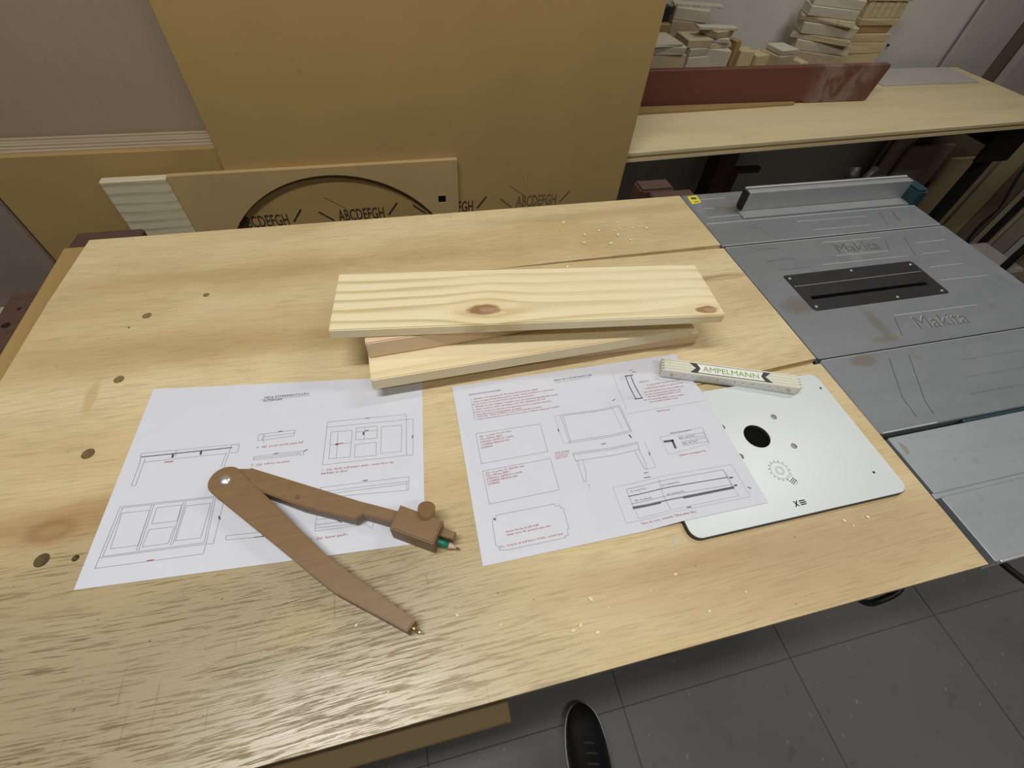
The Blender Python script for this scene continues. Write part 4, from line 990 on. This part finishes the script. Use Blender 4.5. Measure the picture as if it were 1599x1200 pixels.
INK2=[
 ('k',0.0005,[(0.1521, 0.3153), (0.1979, 0.3159)]),
 ('k',0.0005,[(0.0448, 0.2625), (0.1186, 0.2613), (0.1175, 0.2254), (0.044, 0.2249), (0.0448, 0.2625)]),
 ('k',0.0005,[(0.0435, 0.2161), (0.1178, 0.2165), (0.1169, 0.1798), (0.0436, 0.1791), (0.0435, 0.2161)]),
 ('k',0.0005,[(0.0443, 0.1639), (0.0472, 0.1639), (0.0474, 0.1665), (0.0513, 0.1665), (0.1075, 0.1661), (0.108, 0.1633), (0.1124, 0.1635), (0.1128, 0.1605), (0.115, 0.1605), (0.1142, 0.1386), (0.1123, 0.1384), (0.112, 0.1328), (0.1081, 0.1326), (0.108, 0.131), (0.0514, 0.1313), (0.0437, 0.1326), (0.0437, 0.1363), (0.0415, 0.1374), (0.0425, 0.1591), (0.0443, 0.1639)]),
 ('k',0.0015,[(0.0452, 0.1632), (0.0459, 0.1623)]),
 ('k',0.0005,[(0.1447, 0.2688), (0.2162, 0.266), (0.2164, 0.2288), (0.1442, 0.231), (0.1447, 0.2688)]),
 ('k',0.0005,[(0.1473, 0.2674), (0.2144, 0.2644), (0.2151, 0.2309), (0.146, 0.2331), (0.1473, 0.2674)]),
 ('k',0.0005,[(0.1442, 0.231), (0.146, 0.2331)]),
 ('k',0.0003,[(0.1375, 0.2681), (0.1371, 0.2316)]),
 ('k',0.001,[(0.1369, 0.251), (0.1366, 0.2477)]),
 ('k',0.0003,[(0.1371, 0.2316), (0.1442, 0.2313)]),
 ('k',0.0003,[(0.1375, 0.2681), (0.1446, 0.2685)]),
 ('k',0.0003,[(0.2062, 0.2747), (0.2082, 0.2351)]),
 ('k',0.001,[(0.2114, 0.2747), (0.2145, 0.2761)]),
 ('k',0.0015,[(0.2122, 0.2254), (0.213, 0.2224)]),
 ('k',0.0006,[(0.1436, 0.2178), (0.2171, 0.2148), (0.2156, 0.2059), (0.1438, 0.2082), (0.1436, 0.2178)]),
 ('k',0.0005,[(0.1434, 0.2158), (0.2168, 0.213)]),
 ('k',0.0005,[(0.1455, 0.2076), (0.145, 0.1836), (0.1469, 0.1825), (0.1504, 0.1928), (0.1517, 0.2077)]),
 ('k',0.0005,[(0.2104, 0.2057), (0.2126, 0.1824), (0.2144, 0.1813), (0.2157, 0.1872), (0.2156, 0.2054)]),
 ('k',0.001,[(0.1792, 0.2225), (0.1836, 0.2225)]),
 ('k',0.0003,[(0.2248, 0.2148), (0.2243, 0.1815), (0.2157, 0.1817)]),
 ('k',0.001,[(0.2244, 0.1997), (0.2238, 0.1967)]),
 ('k',0.0004,[(0.1468, 0.1789), (0.1502, 0.1787), (0.147, 0.1741)]),
 ('k',0.0008,[(0.2102, 0.1784), (0.2142, 0.1782)]),
 ('k',0.0008,[(0.2082, 0.1733), (0.2142, 0.1727)]),
 ('k',0.0016,[(0.2422, 0.3097), (0.2516, 0.3094)]),
 ('k',0.0011,[(0.2425, 0.309), (0.2387, 0.2709)]),
 ('k',0.0011,[(0.2493, 0.3077), (0.2461, 0.27)]),
 ('k',0.0016,[(0.2377, 0.2704), (0.2469, 0.2702)]),
 ('k',0.0004,[(0.2338, 0.3082), (0.2417, 0.3085), (0.2474, 0.3054)]),
 ('k',0.0004,[(0.2333, 0.305), (0.2403, 0.305)]),
 ('k',0.0004,[(0.23, 0.2759), (0.2395, 0.276)]),
 ('k',0.0004,[(0.2292, 0.2723), (0.2377, 0.2722)]),
 ('k',0.0003,[(0.2291, 0.3228), (0.2219, 0.2599)]),
 ('k',0.0008,[(0.2511, 0.3177), (0.2551, 0.3177)]),
 ('k',0.0008,[(0.2537, 0.3138), (0.2581, 0.314)]),
 ('k',0.0003,[(0.2199, 0.2516), (0.3219, 0.2521)]),
 ('k',0.0028,[(0.247, 0.2086), (0.2562, 0.2081), (0.2555, 0.1993)]),
 ('k',0.0005,[(0.2653, 0.2121), (0.2965, 0.211), (0.2962, 0.2066), (0.2653, 0.208), (0.2653, 0.2121)]),
 ('k',0.0005,[(0.266, 0.2046), (0.2959, 0.2044), (0.2957, 0.1993), (0.2652, 0.1999), (0.266, 0.2046)]),
 ('k',0.0003,[(0.2436, 0.215), (0.2982, 0.2178), (0.296, 0.1965), (0.2445, 0.1926), (0.2436, 0.215)]),
 ('k',0.0003,[(0.1725, 0.1713), (0.307, 0.168), (0.3074, 0.1301), (0.1719, 0.1323), (0.1725, 0.1713)]),
 ('k',0.0006,[(0.1856, 0.1662), (0.2946, 0.1639), (0.2943, 0.1434), (0.1858, 0.1459), (0.1856, 0.1662)]),
 ('k',0.0009,[(0.1852, 0.1584), (0.2949, 0.1549)]),
 ('k',0.0006,[(0.1844, 0.1502), (0.294, 0.1463)]),
 ('g',0.0028,[(0.1857, 0.1457), (0.2121, 0.1442)]),
 ('g',0.0028,[(0.2383, 0.1434), (0.2942, 0.1429)]),
 ('k',0.0008,[(0.2122, 0.1446), (0.2384, 0.1436)]),
 ('k',0.0005,[(0.2213, 0.1671), (0.2184, 0.1501), (0.2196, 0.1351)]),
 ('k',0.0018,[(0.2972, 0.1537), (0.2997, 0.1536)]),
 ('k',0.0018,[(0.2975, 0.1446), (0.2995, 0.1447)]),
 ('k',0.0003,[(0.2957, 0.1614), (0.2957, 0.1337)]),
 ('k',0.001,[(0.2364, 0.1327), (0.2406, 0.1327)]),
 ('k',0.0003,[(0.1858, 0.1459), (0.1861, 0.1343), (0.2967, 0.1334)]),
 ('k',0.0012,[(0.3105, 0.1401), (0.3125, 0.1385)]),
]
TXT2=[
 ((0.152, 0.3177),(0.2014, 0.3179),'MESA DE LUZ RETANGULAR','k'),
 ((0.0467, 0.3156),(0.0846, 0.3157),'INSTRUÇÕES DE MONTAGEM','k'),
 ((0.047, 0.3087),(0.1293, 0.3089),'1 - Encaixe com as peças do Kit antes de as levarem afixar.','r'),
 ((0.0468, 0.3048),(0.1484, 0.3053),'2 - Fazer a montagem de uma das bases do kit, colando e fixando lateralmente os compensados.','r'),
 ((0.0467, 0.3012),(0.1218, 0.3014),'Obs: de encaixe com os lados do kit, cada lado da peça montada.','r'),
 ((0.0467, 0.2973),(0.1511, 0.2969),'3 - Montar em pés conferir e instalar, com cola e tarraxas aparafusadas de pés.','r'),
 ((0.0468, 0.2935),(0.1346, 0.2934),'4 - Fixar os pés ao centro do tampo, com cola e parafusos 3,5 x 25.','r'),
 ((0.0466, 0.2897),(0.1406, 0.2892),'NOTA: A colocar em cada lado 20mm após fazer da fita e a superfície da acrílica.','r'),
 ((0.0465, 0.2862),(0.1042, 0.2858),'5 - Fixar fitas aparentes para fixação do tampo.','r'),
 ((0.0464, 0.2833),(0.1274, 0.2832),'6 - Posicionar o tampo de MDF ao com os dois materiais e parafusar.','r'),
 ((0.0465, 0.2799),(0.1477, 0.2796),'7 - Testar o funcionamento em todas as cores e colocar os difusores, tampa que é moldura.','r'),
 ((0.0477, 0.2568),(0.0838, 0.2577),'(08) - 1x acrílico PS red 1,2mm','r'),
 ((0.0477, 0.2532),(0.0735, 0.2538),'975 x 475mm (REF.)','r'),
 ((0.0476, 0.2496),(0.0853, 0.2506),'ATENÇÃO: ANTES DO CORTE,','r'),
 ((0.0475, 0.2461),(0.0798, 0.247),'CONFERIR MEDIDAS NAS','r'),
 ((0.0475, 0.2426),(0.0602, 0.243),'LATERAIS','r'),
 ((0.046, 0.2119),(0.0881, 0.2126),'(07) - 1x acrílico PS CRISTAL 3mm','r'),
 ((0.0459, 0.2087),(0.0709, 0.2092),'975 x 475mm (REF.)','r'),
 ((0.0459, 0.2055),(0.0845, 0.206),'ATENÇÃO: ANTES DO CORTE,','r'),
 ((0.0458, 0.2024),(0.0784, 0.2027),'CONFERIR MEDIDAS NAS','r'),
 ((0.0458, 0.1992),(0.0585, 0.1995),'LATERAIS','r'),
 ((0.0534, 0.1474),(0.0868, 0.1477),'Montar fim fita de LED RGB,','r'),
 ((0.0535, 0.1443),(0.0979, 0.1445),'deixar sensor IR. apontado para cima.','r'),
 ((0.0443, 0.1344),(0.1073, 0.1346),'(05) - 1x fundo em mdf branco 3f 6mm - cortado laser','r'),
 ((0.2555, 0.296),(0.2688, 0.2962),'ATENÇÃO','r'),
 ((0.2553, 0.2473),(0.2717, 0.2472),'Gabarito pés','r'),
 ((0.255, 0.1884),(0.2871, 0.188),'Gabarito montagem Pés','r'),
 ((0.1867, 0.1276),(0.2433, 0.1261),'Plano de corte, material: Tábua pinus 30x2','r'),
 ((0.2657, 0.2087),(0.2841, 0.2084),'(03) - 4x 5,7x15','k'),
 ((0.2664, 0.2012),(0.2838, 0.2013),'(04) - 4x 5,7x15','k'),
 ((0.2579, 0.2166),(0.2838, 0.2163),'sarrafo de 5cm para gabarito','k'),
 ((0.1886, 0.1623),(0.2061, 0.1612),'(01) - 1x lateral 97,5cm','k'),
 ((0.2217, 0.1598),(0.2407, 0.1593),'(01) - 1x lateral 97,5cm','k'),
 ((0.1895, 0.1516),(0.2067, 0.1506),'(02) - 2x cabeceira','k'),
 ((0.2224, 0.1493),(0.2416, 0.149),'(02) - 2x cabeceira 47cm','k'),
 ((0.2626, 0.2892),(0.3089, 0.2897),'A peça de MDF deve ficar por baixo,','r'),
 ((0.2572, 0.2841),(0.309, 0.2839),'e suas laterais devem ser iguais do lado','r'),
 ((0.2515, 0.2782),(0.3063, 0.278),'e que estar alinhado com a face de MDF para','r'),
 ((0.2526, 0.2734),(0.3, 0.2734),'que cada uma das partes fiquem paralelas ao lado','r'),
 ((0.2538, 0.2694),(0.2974, 0.2699),'ficar mais alinhada ao tampo e pés,','r'),
 ((0.2461, 0.2656),(0.2994, 0.2642),'Caso não seja possível alinhar os pés no esquadro','r'),
 ((0.2521, 0.2616),(0.2899, 0.2612),'usar as demais medidas encaixe','r'),
 ((0.1237, 0.2213),(0.1408, 0.221),'encaixar pela lateral','r'),
 ((0.1234, 0.219),(0.14, 0.2188),'os pés da mesa e colar','r'),
 ((0.1231, 0.2167),(0.138, 0.2169),'com tarraxas no tampo','r'),
 ((0.1227, 0.2145),(0.1373, 0.2147),'conferir o esquadro','r'),
]
P1= [(-0.3022, 0.3907), (-0.0042, 0.3558), (-0.0229, 0.154), (-0.3164, 0.1752)]
P2= [(0.0289, 0.3327), (0.323, 0.333), (0.3226, 0.1206), (0.0258, 0.1215)]
page1 = sheet('paper with line drawings of a table frame, lying under the wooden compass', P1, hz1)
print_ink(page1, INK1, TXT1, hz1)
page2 = sheet('paper with red notes and table drawings, overlapping the white plate', P2, hz2)
print_ink(page2, INK2, TXT2, hz2)

# ------------------------------------------------------------------ white router plate
plate = thing('router_plate', 'white laminate plate with a round hole under the right paper', 'plate', (0.355, 0.185, 0.0002))
hl = [(0.356, 0.195, 0.0150), (0.391, 0.215, 0.0036), (0.391, 0.175, 0.0036), (0.322, 0.214, 0.0036), (0.323, 0.175, 0.0036), (0.4765, 0.2425, 0.0016), (0.460, 0.128, 0.0016)]
def plate_layer(name, z0, z1, r, mat, grow=0.0):
    me = cut(to_mesh(prism_bm(rounded(0.228 - grow, 0.4835 + grow, 0.1015 - grow, 0.2655 + grow, r), z0, z1)), [prism_bm(circ(x, y, rr, 32), -0.01, 0.02) for x, y, rr in hl])
    return link(name, me, mat, plate)
plate_layer('core', 0.0002, 0.0052, 0.012, 'lam_edge', 0.0008)
plate_layer('white_face', 0.0052, 0.0062, 0.0112, 'laminate')
for (x, y, rr) in hl[1:5]:
    cyl('countersink', (x, y, 0.0006), (x, y, 0.0048), rr - 0.0001, 'countersink', plate, n=20)
cyl('hole_shadow_disc', (0.356, 0.195, 0.00025), (0.356, 0.195, 0.0008), 0.0149, 'cavity', plate, n=32)  # near-black disc painting the shadow down the round hole
# engraved gear-bulb emblem
def flat_ring(V, Fc, pts, w, z):
    n = len(pts)
    for i in range(n):
        a, b = Vector(pts[i]), Vector(pts[(i + 1) % n]); d = (b - a)
        if d.length < 1e-7: continue
        d.normalize(); nn = Vector((-d.y, d.x)) * w / 2; k = len(V)
        for q in (a + nn, a - nn, b - nn, b + nn): V.append((q.x, q.y, z))
        Fc.append((k, k + 1, k + 2, k + 3))
V, Fc = [], []
gx, gy = 0.3565, 0.1510
axis = math.radians(-62)
gear = []
for k in range(14):
    for (da, r) in ((0.0, 0.0098), (0.11, 0.0098), (0.15, 0.0122), (0.33, 0.0122), (0.37, 0.0098)):
        t = axis + math.pi / 14 + (k + da) * 2 * math.pi / 14 * 0.93 + 0.22
        gear.append((gx + r * math.cos(t), gy + r * math.sin(t)))
flat_ring(V, Fc, gear, 0.0005, 0.00635)
flat_ring(V, Fc, circ(gx, gy, 0.0048, 20), 0.0005, 0.00635)
flat_ring(V, Fc, circ(gx, gy, 0.0034, 16), 0.0004, 0.00635)
ca, sa = math.cos(axis), math.sin(axis)
def bl(u, v): return (gx + u * ca - v * sa, gy + u * sa + v * ca)
for u in (0.0140, 0.0158, 0.0176):
    flat_ring(V, Fc, [bl(u, -0.0035), bl(u, 0.0035)], 0.0007, 0.00635)
flat_ring(V, Fc, [bl(0.011, -0.0040), bl(0.0185, -0.0034), bl(0.0205, 0), bl(0.0185, 0.0034), bl(0.011, 0.0040)], 0.0005, 0.00635)
me = bpy.data.meshes.new('emblem'); me.from_pydata(V, [], Fc)
link('engraved_emblem', me, 'engrave', plate)
V, Fc = [], []
for a, b in (((0.3490, 0.1105), (0.3535, 0.1165)), ((0.3495, 0.1165), (0.3530, 0.1105)), ((0.3555, 0.1155), (0.3625, 0.1155)), ((0.3555, 0.1135), (0.3630, 0.1135)), ((0.3555, 0.1115), (0.3620, 0.1115))):
    flat_ring(V, Fc, [a, b], 0.0011, 0.00635)
me = bpy.data.meshes.new('mark'); me.from_pydata(V, [], Fc)
link('engraved_mark', me, 'engrave', plate)

# ------------------------------------------------------------------ folding ruler
ANG = -0.386
rul = thing('folding_ruler', 'white folded ruler lettered AMPELMANN, lying across paper and plate', 'ruler', (0.365, 0.2785, 0.0012))
rm = Matrix.Rotation(ANG, 4, 'Z')
LN, WD, HT, NS = 0.168, 0.0205, 0.0135, 9
TILT = math.atan(0.0056 / 0.165)
def rl(name, bm, mat, parent=None):
    me = to_mesh(bm) if not isinstance(bm, bpy.types.Mesh) else bm
    o = bpy.data.objects.new(name, me); C.objects.link(o); o.parent = parent or rul; me.materials.append(M[mat])
    return o
sw = WD / NS
first = None
for k in range(NS):
    y0 = -WD / 2 + k * sw
    dx = 0.0022 if k % 2 else -0.0010
    o = rl('slat', box_bm(-LN / 2 + 0.002 + dx, LN / 2 - 0.002 + dx, y0 + 0.00022, y0 + sw - 0.00022, 0, HT - (0.0002 if k % 2 else 0), 0.0004), 'ruler')
    if k == 0: first = o
bmf = box_bm(-LN / 2 + 0.004, LN / 2 - 0.006, -WD / 2 - 0.0001, -WD / 2 + 0.0001, 0.0008, HT - 0.0008, 0)
rl('scale_face', bmf, 'ruler_face', first)
V, Fc = [], []
for k in range(78):
    x = -LN / 2 + 0.006 + k * 0.002; h = 0.0055 if k % 5 == 0 else 0.003
    i = len(V); V += [(x, -WD / 2 - 0.00018, 0.001), (x + 0.00035, -WD / 2 - 0.00018, 0.001), (x + 0.00035, -WD / 2 - 0.00018, 0.001 + h), (x, -WD / 2 - 0.00018, 0.001 + h)]; Fc.append((i, i + 1, i + 2, i + 3))
me = bpy.data.meshes.new('ticks'); me.from_pydata(V, [], Fc); rl('scale_ticks', me, 'ink_line', first)
for k in range(1, 15):
    me = text_mesh(str(k), 1); s = 0.0042
    for v in me.vertices: v.co = Vector((-LN / 2 + 0.008 + k * 0.010 + v.co.x * s, -WD / 2 - 0.0002, 0.0072 + v.co.y * s))
    rl('scale_number', me, 'ink_line', first)
for x in (-LN / 2 + 0.014, LN / 2 - 0.014):
    rl('rivet', cyl_bm((x, -WD / 2 - 0.0008, HT * 0.52), (x, WD / 2 + 0.0004, HT * 0.52), 0.0019, None, 12), 'brass')
zt = HT + 0.00015
def flat(name, pts, z, mat):
    bm = bmesh.new(); bm.faces.new([bm.verts.new((p[0], p[1], z)) for p in pts])
    me = bpy.data.meshes.new('f'); bm.normal_update(); bm.to_mesh(me); bm.free(); return rl(name, me, mat)
hb = 0.0078
flat('banner_edge', [(-0.049, -hb), (0.049, -hb), (0.0415, 0), (0.049, hb), (-0.049, hb), (-0.0415, 0)], zt, 'ink_dark')
hb2 = hb - 0.0008
flat('banner_field', [(-0.0400, -hb2), (0.0400, -hb2), (0.0362, 0), (0.0400, hb2), (-0.0400, hb2), (-0.0362, 0)], zt + 0.0001, 'banner')
flat('banner_field', [(-0.0462, -hb2), (-0.0425, -hb2), (-0.0385, 0), (-0.0425, hb2), (-0.0462, hb2), (-0.0400, 0)], zt + 0.0001, 'ink_dark')
flat('banner_field', [(0.0462, -hb2), (0.0425, -hb2), (0.0385, 0), (0.0425, hb2), (0.0462, hb2), (0.0400, 0)][::-1], zt + 0.0001, 'ink_dark')
me = text_mesh('AMPELMANN', 3); x0 = min(v.co.x for v in me.vertices); x1 = max(v.co.x for v in me.vertices); s = 0.067 / (x1 - x0)
for v in me.vertices: v.co = Vector((-0.0335 + (v.co.x - x0) * s, -0.0042 + v.co.y * s * 1.0, zt + 0.0003))
rl('printed_lettering', me, 'ink_green')
rul.rotation_euler = (Matrix.Rotation(ANG, 3, 'Z') @ Matrix.Rotation(-TILT, 3, 'Y')).to_euler()
rul.location = (0.365, 0.2785, 0.0044)

# ------------------------------------------------------------------ wooden compass
comp = thing('wooden_compass', 'large brown wooden drawing compass with pencil, open on the left paper', 'compass', (-0.12, 0.17, 0.0012))
hx, hy, hr = -0.2005, 0.2455, 0.0150
ZL = 0.020
def arc_pts(cx, cy, r, a0, a1, n=14):
    return [(cx + r * math.cos(math.radians(a0 + (a1 - a0) * k / n)), cy + r * math.sin(math.radians(a0 + (a1 - a0) * k / n))) for k in range(n + 1)]
leg1 = arc_pts(hx, hy, hr, 45, 225, 16) + [(-0.122, 0.1435), (-0.101, 0.1225), (-0.0440, 0.0795), (-0.0365, 0.0860), (-0.106, 0.1535)]
long_leg = prism('long_leg', leg1, 0.0118, ZL, 'walnut', comp, 0.0010, 2)
low1 = [(-0.188, 0.213), (-0.122, 0.1435), (-0.101, 0.1225), (-0.0440, 0.0795), (-0.0365, 0.0860), (-0.106, 0.1535), (-0.1700, 0.2210)]
prism('long_leg_body', low1, 0.0012, 0.0119, 'walnut', long_leg, 0.0006)
prism('hinge_cheek', circ(hx, hy, hr, 28), 0.0012, 0.0050, 'walnut', long_leg, 0.0006)
leg2 = [(-0.1795, 0.2560), (-0.079, 0.2005), (-0.041, 0.1815), (-0.0475, 0.1715), (-0.0755, 0.1860), (-0.0830, 0.1825), (-0.131, 0.2055), (-0.1740, 0.2320), (-0.1845, 0.2400)]
short_leg = prism('short_leg', leg2, 0.0035, 0.0182, 'walnut', comp, 0.0010, 2)
prism('hinge_tongue', circ(hx, hy, hr - 0.001, 24) , 0.0052, 0.0116, 'walnut_end', short_leg)
prism('hinge_shoulder', [(-0.192, 0.2578), (-0.176, 0.2545), (-0.178, 0.236), (-0.190, 0.240)], 0.0050, 0.0175, 'walnut', short_leg, 0.0008)
cyl('peg_hole', (-0.134, 0.2150, 0.0170), (-0.134, 0.2150, 0.0186), 0.0024, 'walnut_end', short_leg, n=12)
bm = bmesh.new(); bmesh.ops.create_uvsphere(bm, u_segments=24, v_segments=12, radius=0.0062)
bmesh.ops.transform(bm, matrix=Matrix.Translation((hx, hy, ZL - 0.0012)) @ Matrix.Diagonal((1, 1, 0.62, 1)), verts=bm.verts)
link('hinge_bolt', to_mesh(bm), 'steel', comp, smooth=True)
blk = prism('pencil_block', [(-0.0400, 0.1845), (-0.0035, 0.1615), (-0.0150, 0.1420), (-0.0512, 0.1642)], 0.0012, 0.0265, 'walnut', comp, 0.0012, 2)
cyl('clamp_knob', (-0.0200, 0.168, 0.012), (-0.0165, 0.1745, 0.0315), 0.0080, 'walnut', blk, n=20)
prism('rod', [(-0.0080, 0.1605), (0.0065, 0.1525), (0.0030, 0.1460), (-0.0130, 0.1545)], 0.0060, 0.0160, 'walnut', blk, 0.0008)
pd = Vector((0.0098, 0.1386, 0.0075)) - Vector((-0.016, 0.1525, 0.0115)); pd.normalize()
p0 = Vector((-0.018, 0.1532, 0.0105))
cyl('pencil', p0, p0 + pd * 0.0185, 0.0033, 'pencil_green', blk, n=6)
cyl('pencil_cone', p0 + pd * 0.0185, p0 + pd * 0.0262, 0.0033, 'pencil_wood', blk, 0.0010, 10)
cyl('pencil_lead', p0 + pd * 0.0262, p0 + pd * 0.0298, 0.0010, 'graphite', blk, 0.0002, 8)
cyl('metal_tip', (-0.0425, 0.0845, 0.0100), (-0.0365, 0.0800, 0.0070), 0.0024, 'brass', long_leg, 0.0020, 12)
cyl('steel_point', (-0.0365, 0.0800, 0.0070), (-0.0330, 0.0775, 0.0050), 0.0016, 'steel', long_leg, 0.0003, 10)

# ------------------------------------------------------------------ the photographer's shoe
shoe = thing('sneaker', 'black sneaker with pale sole rim on the tiled floor', 'shoe', (0.215, -0.13, FLOOR))
ang = math.atan2(0.235 - 0.200, 0.012 + 0.275)
HW = [(0, 0.004), (0.015, 0.017), (0.04, 0.0265), (0.08, 0.0345), (0.14, 0.0410), (0.24, 0.0465), (0.36, 0.0480), (0.5, 0.0430), (0.65, 0.0370), (0.8, 0.0360), (0.92, 0.0330), (0.98, 0.022), (1, 0.008)]
HH = [(0, 0.026), (0.04, 0.036), (0.1, 0.044), (0.2, 0.052), (0.32, 0.066), (0.45, 0.085), (0.58, 0.100), (0.75, 0.098), (0.9, 0.100), (1, 0.085)]
def interp(T_, t):
    for (a, b), (c, d) in zip(T_, T_[1:]):
        if t <= c: return b + (d - b) * (t - a) / (c - a)
    return T_[-1][1]
toe = Vector((0.2345, 0.0125)); ax_ = Vector((-math.sin(ang), -math.cos(ang))); sd = Vector((math.cos(ang), -math.sin(ang)))
SL = 0.288
def sp(t, s): return toe + ax_ * (t * SL) + sd * s
ts = [0, .015, .03, .05, .08, .11, .15, .2, .26, .32, .4, .48, .56, .65, .75, .85, .92, .96, .985, 1]
soleo = [sp(t, interp(HW, t)) for t in ts] + [sp(t, -interp(HW, t)) for t in ts[::-1]]
prism('sole', [(p.x, p.y) for p in soleo], FLOOR, FLOOR + 0.026, 'sole', shoe, 0.003, 2)
bm = bmesh.new(); rows = []
for t in ts:
    hw = interp(HW, t) - 0.0025 * min(1, t * 30 + 0.2); hh = interp(HH, t); row = []
    for k in range(17):
        a = math.pi * k / 16; c_, s_ = math.cos(a), math.sin(a)
        xx = math.copysign(abs(c_) ** 0.75, c_) * hw; zz = 0.020 + (hh - 0.020) * abs(s_) ** 0.7
        p = sp(t, xx); row.append(bm.verts.new((p.x, p.y, FLOOR + zz)))
    rows.append(row)
for a, b in zip(rows, rows[1:]):
    for k in range(16): bm.faces.new((a[k], a[k + 1], b[k + 1], b[k]))
bm.faces.new(rows[0]); bm.faces.new(rows[-1][::-1])
upper = link('upper', to_mesh(bm), 'leather', shoe, smooth=True)
for k in range(5):
    t = 0.25 + 0.06 * k; h = FLOOR + interp(HH, t)
    a, b, c = sp(t, -0.020), sp(t, 0.0), sp(t + 0.02, 0.020)
    tube('lace', [(a.x, a.y, h - 0.009), (b.x, b.y, h + 0.0015), (c.x, c.y, h - 0.006)], 0.0028, 'lace', shoe)
s0 = sp(0.42, 0); s1 = sp(0.16, 0)
tp = [(sp(t, w).x, sp(t, w).y) for t, w in ((0.10, 0.0), (0.14, 0.014), (0.19, 0.020), (0.19, -0.020), (0.14, -0.014))]
bm = bmesh.new(); rg = []
c0 = sp(0.70, 0)
for z, r in ((0.075, 0.034), (0.13, 0.040), (0.30, 0.050), (0.34, 0.052)):
    rg.append([bm.verts.new((c0.x + r * math.cos(2 * math.pi * k / 20), c0.y + r * 1.15 * math.sin(2 * math.pi * k / 20), FLOOR + z)) for k in range(20)])
for a, b in zip(rg, rg[1:]):
    for k in range(20): bm.faces.new((a[k], a[(k + 1) % 20], b[(k + 1) % 20], b[k]))
bm.faces.new(rg[-1])
link('sock', to_mesh(bm), 'cloth', shoe, smooth=True)

# ------------------------------------------------------------------ raise everything so that the floor is at z = 0
for o in bpy.data.objects:
    if o.parent is None and o.type != 'CAMERA':
        o.location.z += TABLE_Z
